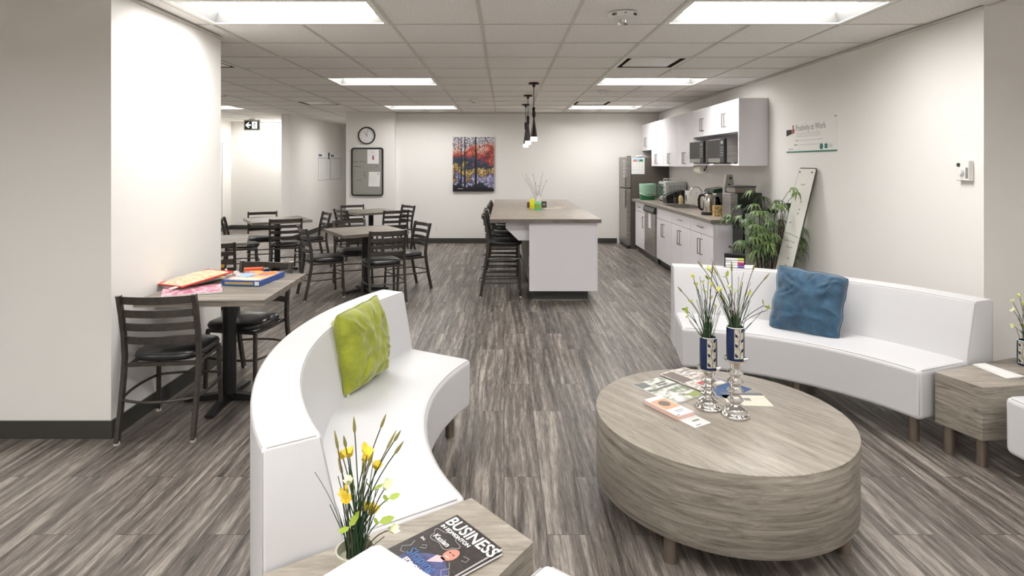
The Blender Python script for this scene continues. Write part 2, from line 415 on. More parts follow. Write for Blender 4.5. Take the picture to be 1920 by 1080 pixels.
# pendants
def pendant():
    t = thing('pendant_lamp', '', 'pendant lamp', group='bronze cone pendants over the island')
    mb = MB(); mb.lathe([(.065, 0), (.065, -.018), (.02, -.028), (.014, -.05), (0, -.05)], seg=24); obj('canopy', mb, M_pend, t, smooth=True)
    mb = MB(); mb.tube([(0, 0, -.03), (0, 0, -.31)], .005, 8, ref=(1, 0, 0)); obj('cord', mb, M_black, t)
    mb = MB(); mb.lathe([(0, -.295), (.012, -.295), (.022, -.315), (.022, -.40), (.013, -.425), (0, -.425)], seg=16); obj('socket', mb, M_pend, t, smooth=True)
    mb = MB(); mb.lathe([(.010, -.42), (.015, -.45), (.042, -.66), (.038, -.66), (.012, -.45), (.007, -.42)], seg=24); obj('lamp_shade', mb, M_pend, t, smooth=True)
    mb = MB(); mb.lathe([(.030, -.655), (.0405, -.661), (.044, -.705), (.040, -.712), (.03, -.70), (.02, -.66)], seg=24); obj('glass_tip', mb, M_glow, t, smooth=True)
    return t
p0 = pendant(); p0.location = (.366, 7.17, CH-.006); p0['label'] = 'bronze cone pendant lamp nearest the viewer, highest canopy of the three'
dup(p0, (.347, 8.45, CH-.006), 0, 'bronze cone pendant lamp in the middle of the row over the island')
dup(p0, (.364, 9.75, CH-.006), 0, 'bronze cone pendant lamp farthest away, closest to the far wall')

# exit sign
t = thing('exit_sign', 'small dark running-man exit sign with left arrow hanging in the hall', 'exit sign', (-5.52, 12.8, 2.395))
mb = MB(); mb.box(-.175, .175, -.02, .02, -.115, .115); obj('housing', mb, mat('sign housing', '#b9b6a8', .4), t, bevel=.004)
mb = MB(); mb.box(-.15, .15, -.024, -.0205, -.085, .085); obj('face_panel', mb, M_exit, t)
mb = MB()
mb.box(.01, .12, -.027, -.0245, -.075, .075)
mb.prism([(-.135, 0), (-.075, .06), (-.05, .06), (-.09, .016), (-.02, .016), (-.02, -.016), (-.09, -.016), (-.05, -.06), (-.075, -.06)], -.027, -.0245, 'y')
obj('legend', mb, M_exitw, t)
mb = MB(); mb.ell((.07, -.028, .055), .013, .003, .013)
for a, b_ in (((.066, .04), (.055, -.01)), ((.055, -.01), (.08, -.035)), ((.08, -.035), (.075, -.068)), ((.055, -.01), (.04, -.04)), ((.04, -.04), (.018, -.045)), ((.066, .035), (.09, .015)), ((.09, .015), (.1, .03)), ((.064, .035), (.04, .02)), ((.04, .02), (.03, 0))):
    mb.bar([(a[0], -.029, a[1]), (b_[0], -.029, b_[1])], .013, .002, ref=(0, 0, 1) if abs(a[0]-b_[0]) > .02 else (1, 0, 0))
obj('running_figure', mb, M_exit, t)
mb = MB(); mb.box(-.06, .06, -.02, .02, .1155, .144); obj('mount', mb, M_plastic, t)

# ------------------------------------------------------------------ wall things
# clock
t = thing('wall_clock', 'round black-rimmed wall clock above the grey notice board', 'clock', (-2.63, 11.2, 2.09))
mb = MB(); mb.lathe([(.165, 0), (.168, -.02), (.16, -.035), (.148, -.035), (.144, -.015), (.144, 0)], seg=40, axis='y'); obj('rim', mb, M_black, t, smooth=True)
mb = MB(); mb.lathe([(.1435, -.001), (.1435, -.012), (0, -.012)], seg=40, axis='y'); obj('face', mb, M_paper, t)
mb = MB()
for k in range(12):
    a = k*PI/6; M = Matrix.Translation((math.sin(a)*.115, -.0125, math.cos(a)*.115-.009)) @ UP
    mb.text(str(12 if k == 0 else k), .026, 0, 0, 0, M=M, align='CENTER')
obj('numerals', mb, M_papergrey, t)
mb = MB()
for a, l, wd in ((math.radians(-31), .085, .008), (math.radians(14), .12, .005)):
    mb.bar([(-math.sin(a)*.02, -.015, -math.cos(a)*.02), (math.sin(a)*l, -.015, math.cos(a)*l)], wd, .002, ref=(math.cos(a), 0, -math.sin(a)))
obj('hands', mb, M_ink, t)

def rrect(x0, x1, z0, z1, r, n=6):
    p = []
    for cx, cz, a0 in ((x1-r, z1-r, 0), (x0+r, z1-r, PI/2), (x0+r, z0+r, PI), (x1-r, z0+r, 1.5*PI)):
        for k in range(n+1): a = a0+k*PI/2/n; p.append((cx+r*math.cos(a), cz+r*math.sin(a)))
    return p
# notice board
t = thing('notice_board', 'grey notice board in a thick black rounded frame below the clock', 'notice board', (-2.617, 11.198, 1.397))
mb = MB(); mb.prism(rrect(-.295, .295, -.45, .45, .04), -.012, 0, 'y'); obj('panel', mb, M_felt, t)
mb = MB(); mb.bar([(x, -.012, z) for x, z in rrect(-.295, .295, -.45, .45, .04)], .026, .024, ref=(0, 1, 0), closed=True); obj('frame', mb, M_black, t, smooth=True)
mb = MB(); rs = random.Random(3)
for x, z, w_ in ((-.27, .19, .05), (-.21, .19, .03), (-.14, .19, .05), (-.07, .19, .03), (-.27, .10, .04), (-.22, .10, .03), (-.18, .10, .06), (-.25, .0, .02), (-.08, -.02, .04), (-.07, -.06, .03), (-.06, -.1, .03), (-.2, -.17, .03), (-.15, -.15, .03), (.16, .1, .04)):
    scribble(mb, x, z, w_, .018, -.014, .0028, rs)
obj('handwriting', mb, M_ink, t)
for nm, x0, x1, z0, z1, lab in (('notice_sheet', 0, .22, .15, .425, 'white sheet with a small red picture pinned at the top of the grey board'), ('notice_sheet', .03, .245, -.28, .0, 'white sheet of fine print pinned lower on the grey board')):
    s = thing(nm, lab, 'notice', (-2.617, 11.1835, 1.397), group='sheets pinned on the grey board')
    s.rotation_euler = (0, .03 if z1 < .1 else 0, 0)
    mb = MB(); mb.box(x0, x1, -.003, 0, z0, z1); obj('sheet', mb, M_paper, s)
    mb = MB()
    if z1 > .1:
        mb.box(x0+.02, x1-.02, -.0045, -.0032, z1-.10, z1-.097); mb.text('Notice', .03, .06, -.004, z1-.06, M=UP, ext=.0004)
        obj('print', mb, M_papergrey, s)
        mb = MB(); mb.ell((.11, -.004, .27), .014, .002, .045); mb.mi = 1; mb.ell((.118, -.005, .245), .012, .002, .02); obj('picture', mb, [mat('maroon ink', '#7a2f2c', .7), M_red], s)
    else:
        for k in range(9): mb.box(x0+.02, x1-.03-.02*(k % 3), -.0045, -.0032, z1-.06-.022*k, z1-.057-.022*k)
        obj('print', mb, mat('pale print', '#c4c4c8', .8), s)
        mb = MB(); mb.lathe([(.011, 0), (.011, -.008), (0, -.01)], (x1-.035, -.003, z1-.035), 12, 'y'); obj('magnet', mb, M_ink, s, smooth=True)

# hall wall calendars
for y0, y1, lab in ((13.35, 14.25, 'left wall calendar sheet with blue heading on the hall wall'), (14.3, 15.2, 'right wall calendar sheet with blue heading on the hall wall')):
    s = thing('wall_calendar', lab, 'calendar', (-4.249, y0, 1.16), PI/2, 'calendar sheets on the hall wall'); W = y1-y0
    mb = MB(); mb.box(0, W, -.004, 0, 0, .64); obj('sheet', mb, M_paper, s)
    mb = MB()
    for a in ((0, W, 0, .008), (0, W, .52, .53), (0, .014, 0, .53), (W-.014, W, 0, .53)): mb.box(a[0], a[1], -.006, -.0042, a[2], a[3])
    for k in range(1, 5): mb.box(W*k/5, W*k/5+.003, -.0055, -.0042, .01, .52)
    for k in range(9): scribble(mb, W*(.1+.8*rnd.random()), .05+.4*rnd.random(), .05, .01, -.005, .0012)
    obj('grid_lines', mb, M_papergrey, s)
    mb = MB(); mb.box(.03, .25, -.006, -.0042, .56, .61); obj('heading', mb, mat('blue heading', '#4a5a86', .7), s)
t = thing('marker_pen', 'dark marker clipped between the two hall wall calendars', 'marker', (-4.236, 14.12, 1.66), PI/2)
mb = MB(); mb.lathe([(0, 0), (.014, .0), (.014, .08), (.022, .085), (.022, .15), (0, .155)], seg=12); obj('body', mb, M_ink, t, smooth=True)

# outlets
def outlet(loc, rot, label):
    s = thing('wall_outlet', label, 'wall outlet', loc, rot)
    mb = MB(); mb.box(-.035, .035, -.006, 0, -.057, .057); obj('plate', mb, M_plastic, s, bevel=.002)
    mb = MB()
    for z in (-.022, .022):
        for x in (-.008, .008): mb.box(x-.0015, x+.0015, -.0072, -.0062, z-.006, z+.006)
        mb.box(-.003, .003, -.0072, -.0062, z-.015, z-.011)
    obj('sockets', mb, M_papergrey, s)
outlet((-1.316, FAR, .285), 0, 'white electrical outlet low on the far wall under the painting')
outlet((RX, 7.62, 1.16), -PI/2, 'white outlet on the kitchen backsplash behind the kettle')

# painting
def art_mat():
    m = bpy.data.materials.new('forest canvas paint'); m.use_nodes = True; nt = m.node_tree; N = nt.nodes; L = nt.links; b = N['Principled BSDF']
    b.inputs['Roughness'].default_value = .5
    tc = N.new('ShaderNodeTexCoord'); sp = N.new('ShaderNodeSeparateXYZ'); L.new(tc.outputs['Object'], sp.inputs[0])
    n = N.new('ShaderNodeTexNoise'); n.inputs['Scale'].default_value = 4.5; n.inputs['Detail'].default_value = 10; L.new(tc.outputs['Object'], n.inputs['Vector'])
    def mt(op, a, c):
        q = N.new('ShaderNodeMath'); q.operation = op
        for i, x in enumerate((a, c)):
            if isinstance(x, (int, float)): q.inputs[i].default_value = x
            else: L.new(x, q.inputs[i])
        return q.outputs[0]
    h = mt('ADD', mt('MULTIPLY', sp.outputs['Z'], .94), .5)      # 0..1 up the canvas
    h = mt('ADD', h, mt('MULTIPLY', mt('SUBTRACT', n.outputs['Fac'], .5), .85))
    r = N.new('ShaderNodeValToRGB'); e = r.color_ramp.elements
    e[0].position = 0; e[0].color = lin('#16323c'); e[1].position = 1; e[1].color = lin('#d8d6df')
    for p, c in ((.09, '#1f3f48'), (.15, '#c3c0dd'), (.25, '#6c70a4'), (.31, '#b28a3e'), (.42, '#d9bd7c'), (.47, '#2b3648'), (.56, '#40506a'), (.62, '#a23f49'), (.72, '#dd7056'), (.80, '#e8b5a2'), (.87, '#cfcbd6')):
        x = e.new(p); x.color = lin(c)
    L.new(h, r.inputs[0])
    v = N.new('ShaderNodeTexVoronoi'); v.feature = 'DISTANCE_TO_EDGE'; v.inputs['Scale'].default_value = 19
    n2 = N.new('ShaderNodeTexNoise'); n2.inputs['Scale'].default_value = 9
    vm = N.new('ShaderNodeVectorMath'); vm.operation = 'MULTIPLY_ADD'; vm.inputs[1].default_value = (.2, .2, .2); L.new(tc.outputs['Object'], n2.inputs['Vector'])
    L.new(n2.outputs['Color'], vm.inputs[0]); L.new(tc.outputs['Object'], vm.inputs[2]); L.new(vm.outputs[0], v.inputs['Vector'])
    k = mt('LESS_THAN', v.outputs['Distance'], .085)
    mx = N.new('ShaderNodeMix'); mx.data_type = 'RGBA'; mx.inputs['B'].default_value = lin('#231a22'); L.new(mt('MULTIPLY', k, .85), mx.inputs['Factor'])
    L.new(r.outputs[0], mx.inputs['A']); L.new(mx.outputs['Result'], b.inputs['Base Color']); return m
t = thing('canvas_painting', 'tall colourful forest canvas painting with dark tree trunks on the far wall', 'painting', (-.596, FAR-.004, 1.54))
mb = MB(); mb.box(-.399, .399, -.035, 0, -.529, .529); mb.mi = 1
for x, wd, wb, z0 in ((.048, .022, .045, -.44), (-.165, .014, .036, -.47), (-.235, .012, .03, -.40), (-.29, .006, .014, -.35), (-.36, .006, .012, -.3)):
    mb.prism([(x-wb/2, z0), (x+wb/2, z0), (x+wd/2, .529), (x-wd/2, .529)], -.0365, -.0345, 'y')
mb.prism([(-.399, -.529), (.399, -.529), (.399, -.47), (.1, -.44), (-.1, -.46), (-.399, -.40)], -.0362, -.0345, 'y')
mb.mi = 2; scribble(mb, -.3, -.475, .1, .012, -.037, .003)
obj('canvas', mb, [art_mat(), mat('trunk paint', '#171318', .5), M_paper], t)

# positivity poster (clear film on the right wall)
t = thing('wall_poster', 'pale Positivity at Work poster with green bottom stripe on the right wall', 'poster', (RX-.0005, 6.22, 1.665), -PI/2)
W, H = .94, .33
mb = MB(); mb.box(0, W, -.003, 0, 0, H); obj('sheet', mb, mat('poster sheet', '#ebe8e3', .6), t)
mb = MB(); mb.box(0, W, -.0045, -.0031, 0, .014)
mb.lathe([(.03, 0), (.03, -.0045), (0, -.0046)], (.68, 0, .05), 24, 'y'); mb.box(.735, .785, -.0045, -.0031, .03, .075); obj('green_stripe_and_seals', mb, M_teal, t)
mb = MB(); mb.text('Positivity at Work', .088, .19, -.0034, .222, M=UP, ext=.0004, font_w=.86); obj('title', mb, mat('grey title ink', '#85877f', .7), t)
mb = MB()
for k, (x0, x1) in enumerate(((.21, .66), (.2, .67), (.2, .65))):
    scribble(mb, x0, .195-.017*k, x1-x0, .004, -.0034, .0011)
for k in range(2):
    mb.box(.26, .7, -.0042, -.0031, .120-.045*k, .1225-.045*k)
mb.text('Name:', .02, .19, -.0034, .118, M=UP); mb.text('Signature:', .02, .16, -.0034, .073, M=UP)
mb.text('wellness at work', .014, .04, -.0034, .034, M=UP)
for k in range(3): mb.box(.80, .87, -.0042, -.0031, .04+.012*k, .043+.012*k)
mb.box(.90, .93, -.0045, -.0031, H-.014, H-.004)
obj('small_print', mb, M_papergrey, t)
mb = MB(); mb.mi = 0; mb.prism([(0, .175), (.1, .195), (.1, .24), (0, .24)], -.006, -.0031, 'y')
obj('sleeve_picture', mb, M_exit, t)
mb = MB(); mb.prism([(.108, .195), (.16, .2), (.168, .235), (.15, .245), (.145, .285), (.13, .285), (.13, .24), (.108, .235)], -.006, -.0031, 'y')
obj('thumb_picture', mb, mat('skin ink', '#a0544a', .7), t)

# thermostat
t = thing('thermostat', 'white wall dial thermostat with small dark sensor on the right wall', 'thermostat', (RX-.0005, 3.80, 1.505), -PI/2)
mb = MB(); mb.box(-.055, .055, -.035, 0, -.066, .066); obj('housing', mb, M_plastic, t, bevel=.006, smooth=True)
mb = MB(); mb.lathe([(.021, -.034), (.019, -.052), (0, -.055)], (.0, 0, -.008), 24, 'y'); obj('dial', mb, M_plastic, t, smooth=True)
mb = MB(); mb.lathe([(.013, -.034), (.012, -.041), (0, -.042)], (-.027, 0, .038), 18, 'y'); obj('sensor', mb, M_kick, t, smooth=True)
mb = MB(); mb.box(.03, .05, -.0365, -.0355, -.05, .02); obj('scale_print', mb, M_papergrey, t)

# ------------------------------------------------------------------ ladder-back chairs and stools
def arc_pts(p, q, bow, n=8, dirv=(0, -1, 0)):
    p, q, d = Vector(p), Vector(q), Vector(dirv)
    return [p.lerp(q, i/n) + d*(bow*4*(i/n)*(1-i/n)) for i in range(n+1)]
def make_chair(name, cat, label, group, sz=.46, top=.82, rings=((.23, .03),)):
    t = thing(name, label, cat, group=group)
    k = sz-.46
    post = [(-.262-k*.05, 0), (-.225-k*.02, .17+k*.6), (-.19, .36+k), (-.18, .46+k), (-.19, .58+k), (-.215, .70+k), (-.245, top)]
    for s in (-1, 1):
        mb = MB(); mb.bar([(s*.2, y, z+.006 if z == 0 else z) for y, z in post], .024, .034, ref=(1, 0, 0)); obj('back_post', mb, M_metal, t, smooth=True, bevel=.004, seg=1)
        mb = MB(); mb.box(s*.2-.0125, s*.2+.0125, -.265, -.228, top-.003, top+.004); obj('end_cap', mb, M_metalcap, t, bevel=.002, seg=1)
        mb = MB(); mb.bar([(s*.188, .185+k*.04, .006), (s*.178, .168, sz-.045)], .024, .024, ref=(1, 0, 0)); obj('leg', mb, M_metal, t, bevel=.004, seg=1)
        for yy, xx in ((-.262-k*.05, s*.2), (.185+k*.04, s*.188)):
            mb = MB(); mb.lathe([(.017, 0), (.017, .008), (.013, .02), (0, .02)], (xx, yy, 0), 10); obj('foot_glide', mb, M_metalcap, t)
    mb = MB()
    mb.bar([(-.18, -.17, sz-.05), (-.19, .0, sz-.05), (-.178, .17, sz-.05), (.178, .17, sz-.05), (.19, 0, sz-.05), (.18, -.17, sz-.05)], .022, .02, ref=(0, 0, 1), closed=True)
    obj('seat_frame', mb, M_metal, t)
    # cushion: rounded, wider at the front
    mb = MB(); P = []
    for kx in range(36):
        a = 2*PI*kx/36; c, s_ = math.cos(a), math.sin(a)
        x = abs(c)**.55*(1 if c > 0 else -1); y = abs(s_)**.55*(1 if s_ > 0 else -1)
        P.append((x*(.195+.012*y), y*.195+.005))
    rings_ = [(.90, sz-.038), (1.0, sz-.03), (1.03, sz-.012), (.99, sz+.004), (.85, sz+.014), (.55, sz+.02), (.2, sz+.021)]
    R = [[mb._v((x*f, y*f+.01, z)) for x, y in P] for f, z in rings_]
    for A, B in zip(R, R[1:]):
        for i in range(36): mb.bm.faces.new((A[i], A[(i+1) % 36], B[(i+1) % 36], B[i]))
    mb.bm.faces.new(R[0][::-1]); mb.bm.faces.new(R[-1]); mb._done()
    obj('seat', mb, M_vinyl, t, smooth=True, ang=80)
    def py(z):
        for (y0, z0), (y1, z1) in zip(post, post[1:]):
            if z0 <= z <= z1: return y0+(y1-y0)*(z-z0)/(z1-z0)
        return post[-1][0]
    for z in (top-.03, top-.108, top-.186, top-.264):
        y = py(z); mb = MB(); h = .042
        mb.sweep(arc_pts((-.19, y, z), (.19, y, z), .035), [(-h/2, -.004), (h/2, -.004), (h/2, .004), (-h/2, .004)])
        obj('backrest_slat', mb, M_metal, t, smooth=True)
    for zr, bow in rings:
        mb = MB(); yr = py(zr); f = .182
        pts = arc_pts((-.2, yr, zr), (.2, yr, zr), bow+.03, 8)[:-1] + arc_pts((.2, yr, zr), (.186, f, zr), bow, 6, (1, 0, 0))[:-1]
        pts += arc_pts((.186, f, zr), (-.186, f, zr), bow, 8, (0, 1, 0))[:-1] + arc_pts((-.186, f, zr), (-.2, yr, zr), bow, 6, (-1, 0, 0))[:-1]
        mb.tube(pts, .008, 8, closed=True); obj('stretcher_ring', mb, M_metal, t, smooth=True)
    return t
def face_rot(fx, fy): return math.atan2(fy, fx)-PI/2
G = 'black-seated ladder-back dining chairs'
chairs = [
 ((-1.962, 3.50), (-.10, .99), 'ladder-back chair closest to the viewer, back to us at the magazine-strewn table'),
 ((-1.82, 4.13), (-.18, -.98), 'ladder-back chair beyond the magazine-strewn table, only top rail and seat showing'),
 ((-1.38, 6.63), (-.45, .89), 'ladder-back chair, back to us, at the middle table directly behind the green cushion'),
 ((-2.11, 6.84), (.86, .51), 'side-on ladder-back chair at the left of the middle bistro table, facing right'),
 ((-1.22, 7.19), (-.82, -.57), 'ladder-back chair at the right of the middle bistro table, facing left'),
 ((-1.91, 7.43), (.48, -.88), 'ladder-back chair tucked under the far side of the middle bistro table'),
 ((-2.44, 9.50), (.72, .69), 'ladder-back chair at the near left of the farthest bistro table, below the notice board'),
 ((-1.82, 9.42), (-.5, .86), 'ladder-back chair with its back to us at the farthest bistro table'),
 ((-1.87, 10.15), (-.76, -.65), 'ladder-back chair at the far right of the farthest bistro table'),
 ((-2.6, 10.2), (.45, -.89), 'ladder-back chair on the far side of the farthest bistro table'),
 ((-3.0, 8.03), (-.35, .93), 'ladder-back chair with its back to us at the left bistro table near the hall'),
 ((-3.55, 7.93), (.93, .35), 'ladder-back chair at the left end of the hall-side bistro table, facing right'),
 ((-3.60, 8.72), (.4, -.91), 'ladder-back chair on the far side of the hall-side bistro table'),
 ((-2.88, 8.68), (-.85, -.53), 'ladder-back chair at the right of the hall-side bistro table, half hidden by a nearer chair'),
 ((-2.78, 5.62), (-.3, .95), 'ladder-back chair mostly hidden by the left wall block, only one post visible'),
]
c0 = make_chair('dining_chair', 'chair', '', G)
for i, ((x, y), f, lab) in enumerate(chairs):
    if i == 0: c0.location = (x, y, 0); c0.rotation_euler = (0, 0, face_rot(*f)); c0['label'] = lab
    else: dup(c0, (x, y, 0), face_rot(*f), lab)
s0 = make_chair('bar_stool', 'bar stool', '', 'ladder-back bar stools at the island', sz=.64, top=.955, rings=((.17, .02), (.22, .0), (.45, .02)))
for i, (x, y, r, lab) in enumerate(((.0, 6.95, 0, 'bar stool at the near end of the island'), (.0, 7.72, .03, 'second bar stool along the island from the near end'),
        (.02, 8.5, 0, 'third bar stool along the island from the near end'), (.03, 9.3, .0, 'fourth bar stool, farthest along the island'))):
    if i == 0: s0.location = (x, y, 0); s0.rotation_euler = (0, 0, -PI/2); s0['label'] = lab
    else: dup(s0, (x, y, 0), -PI/2+r, lab)

# bistro tables
def make_table(label, sx=.80, sy=.80):
    t = thing('bistro_table', label, 'table', group='square grey bistro tables')
    mb = MB(); mb.box(-sx/2, sx/2, -sy/2, sy/2, .713, .75); obj('tabletop', mb, M_tabletop, t, bevel=.002)
    mb = MB(); mb.box(-.16, .16, -.16, .16, .70, .7125); obj('mounting_plate', mb, M_black, t)
    mb = MB(); mb.lathe([(.042, .03), (.042, .70)], seg=16); obj('column', mb, M_black, t, smooth=True)
    mb = MB()
    for k in range(4):
        M0 = mb.M; mb.M = Matrix.Rotation(k*PI/2, 4, 'Z'); mb.prism([(0, .012), (.29, .008), (.29, .022), (.04, .055), (0, .055)], -.025, .025, 'y'); mb.M = M0
        mb.lathe([(.02, 0), (.018, .009), (0, .009)], (.27*math.cos(k*PI/2), .27*math.sin(k*PI/2), 0), 10)
    obj('base', mb, M_black, t)
    return t
tA = make_table('bistro table against the left wall block, covered with magazines and books', .75, .84); tA.location = (-1.80, 3.83, 0); tA.rotation_euler = (0, 0, .04)
tB = make_table('empty bistro table in the middle of the dining area, turned diagonally'); tB.location = (-1.68, 7.08, 0); tB.rotation_euler = (0, 0, math.radians(33))
dup(tB, (-2.26, 9.92, 0), math.radians(38), 'farthest bistro table, in front of the notice board')
dup(tB, (-3.28, 8.45, 0), math.radians(32), 'bistro table on the left in front of the hall opening')
dup(tB, (-3.12, 6.12, 0), math.radians(22), 'bistro table mostly hidden behind the left wall block, one corner visible')

# ------------------------------------------------------------------ kitchen island
t = thing('kitchen_island', 'white kitchen island with grey wood sides and dark plinth', 'kitchen island', (0, 0, 0))
mb = MB(); mb.box(.283, 1.03, 6.55, 6.572, .12, .889); obj('end_panel', mb, M_cabside, t, bevel=.001)
mb = MB(); mb.box(1.031, 1.05, 6.552, 9.98, .12, .889)
obj('side_panel', mb, M_white, t, bevel=.001)
mb = MB(); mb.box(.295, 1.03, 6.573, 9.98, .12, .889); obj('body', mb, mat('grey wood side', '#77726b', .45, c2='#8d8880', vscale=(14, 14, 2)), t)
mb = MB(); mb.box(.33, .955, 6.64, 9.9, 0, .1195); obj('kick_plate', mb, M_kick, t)
mb = MB(); mb.box(.32, .965, 6.63, 6.639, 0, .012); obj('plinth_trim', mb, M_handle, t)
for y in (6.66, 7.88, 9.1, 9.9):
    mb = MB(); mb.prism([(.02, .889), (.02, .815), (.165, .675), (.294, .675), (.294, .889)], y, y+.03, 'y'); obj('corbel', mb, M_cabside, t)
mb = MB(); mb.box(.288, .2945, 6.72, 6.79, .36, .47); obj('outlet', mb, M_plastic, t)
mb = MB(); mb.box(-.16, 1.085, 6.5, 10.13, .89, .932); o = obj('island_worktop', mb, [M_counter, M_cedge])
for p in o.data.polygons:
    if abs(p.normal.z) < .5: p.material_index = 1
tag(o, 'long stone-look worktop on top of the kitchen island', 'worktop')

def bottle(name, label, x, y, z, prof, m, cap=None, capprof=None, cat='bottle', labelm=None, lab=None, seg=20):
    t = thing(name, label, cat, (x, y, z))
    mb = MB(); mb.lathe(prof, seg=seg); obj('body', mb, m, t, smooth=True)
    if cap: mb = MB(); mb.lathe(capprof, seg=16); obj('cap', mb, cap, t, smooth=True)
    if lab: mb = MB(); mb.lathe([(lab[0], lab[1]), (lab[0], lab[2])], seg=seg); obj('label', mb, labelm, t, smooth=True)
    return t
IZ = .933
M_yb = mat('yellow plastic', '#e3dc1f', .35); M_sani = mat('green gel', '#5fc27a', .15, spec=.7)
t = bottle('cleaner_bottle', 'yellow bottle with white top on the island', .385, 8.0, IZ, [(0, 0), (.032, 0), (.034, .01), (.034, .11), (.02, .135), (.012, .14), (0, .14)], M_yb, M_plastic, [(.016, .14), (.016, .165), (.02, .168), (.02, .19), (0, .192)])
t = bottle('sanitizer_bottle', 'green gel pump bottle with white pump on the island', .455, 7.82, IZ, [(0, 0), (.044, 0), (.046, .008), (.046, .085), (.03, .105), (.014, .112), (0, .112)], M_sani, M_plastic, [(.015, .112), (.015, .13), (.005, .132), (.005, .15), (.012, .152), (.012, .162), (0, .163)], labelm=M_lime, lab=(.0468, .03, .07))
mb = MB(); mb.box(-.004, .045, -.006, .006, .152, .162); obj('nozzle', mb, M_plastic, t)
t = thing('card_box', 'small dark box beside the green gel bottle', 'box', (.565, 8.25, IZ)); mb = MB(); mb.box(-.035, .035, -.02, .02, 0, .085); obj('carton', mb, M_kick, t)
mb = MB(); mb.box(-.02, .02, -.0215, -.0205, .03, .06); obj('label', mb, M_papergrey, t)
t = thing('small_jar', 'small brown jar left of the yellow bottle', 'jar', (.345, 8.25, IZ)); mb = MB(); mb.lathe([(0, 0), (.02, 0), (.02, .07), (.016, .075), (0, .075)], seg=14); obj('body', mb, mat('brown glass', '#4a2f1e', .2), t, smooth=True)
t = thing('white_vase', 'small white vase holding dried stems on the island', 'vase', (.50, 8.55, IZ)); mb = MB(); mb.lathe([(0, 0), (.03, 0), (.036, .05), (.03, .12), (.022, .15), (.018, .15), (.025, .11), (.0, .02)], seg=20); obj('body', mb, M_plastic, t, smooth=True)
M_creamp = mat('cream paper', '#e7dccb', .8)
tag(obj('paper_sheet', MB().box(-.14, .1, -.05, .05, 0, .003), M_creamp, None, (.69, 8.05, IZ), .1), 'loose cream paper nearest the small dark box on the island', 'paper', 'loose papers on the island')
tag(obj('paper_sheet', MB().box(-.02, .18, -.02, .07, 0, .003), M_creamp, None, (.72, 8.2, IZ+.0035), .1), 'loose cream paper lying farther right on the island', 'paper', 'loose papers on the island')

# ------------------------------------------------------------------ fridge
t = thing('refrigerator', 'tall stainless two-door refrigerator with dark grey side by the far wall', 'refrigerator', (0, 0, 0))
mb = MB(); mb.box(2.315, 3.0, 10.64, 11.34, .0, 1.665); obj('body', mb, M_darkgrey, t, bevel=.004)
mb = MB(); mb.box(2.235, 2.313, 10.635, 11.345, .06, 1.09); obj('door', mb, M_steel, t, bevel=.01, smooth=True)
mb = MB(); mb.box(2.235, 2.313, 10.635, 11.345, 1.11, 1.675); obj('freezer_door', mb, M_steel, t, bevel=.01, smooth=True)
for z0, z1 in ((.75, 1.075), (1.125, 1.3)):
    mb = MB(); mb.box(2.212, 2.234, 10.70, 10.73, z0, z1); obj('handle', mb, M_handle, t, bevel=.004)
mb = MB(); mb.box(2.25, 2.313, 10.66, 11.33, 0, .055); obj('kick_grille', mb, M_kick, t)
mb = MB(); mb.box(2.25, 2.32, 10.66, 10.72, 1.676, 1.69); obj('hinge_cover', mb, M_black, t)
s = thing('fridge_calendar', 'white calendar sheet with colourful top stuck on the fridge side', 'calendar', (2.44, 10.638, 1.51))
mb = MB(); mb.box(-.12, .12, -.003, 0, -.15, .15); obj('sheet', mb, M_paper, s)
mb = MB(); mb.box(-.1, .1, -.0045, -.0032, .08, .135); mb.mi = 1; mb.prism([(-.1, .08), (-.05, .12), (0, .08)], -.006, -.0046, 'y'); mb.mi = 2; mb.prism([(.0, .08), (.06, .125), (.1, .08)], -.006, -.0046, 'y'); obj('picture', mb, [mat('sky print', '#9cc4dc', .7), M_orange, M_dkgrn], s)
mb = MB()
for k in range(3):
    for j in range(4): scribble(mb, -.095+.055*j, .04-.055*k, .02, .01, -.004, .0016)
obj('writing', mb, M_papergrey, s)
for z, h, lab in ((1.53, .16, 'white notepad stuck on the freezer door'), (1.36, .1, 'small white magnet clip below the notepad on the freezer door')):
    s = thing('fridge_note', lab, 'note', (2.233, 10.86, z), -PI/2); mb = MB(); mb.box(-.04, .04, -.006, 0, -h/2, h/2); obj('pad', mb, M_paper, s)
    mb = MB(); mb.box(.015, .035, -.011, -.0062, -h/2+.02, h/2-.02); obj('clip', mb, M_ink, s)
s = thing('folded_cloth', 'small white bundle on top of the refrigerator', 'cloth', (2.50, 10.76, 1.666)); mb = MB(); mb.ell((0, 0, .02), .07, .06, .02); obj('cloth', mb, M_paper, s, smooth=True)

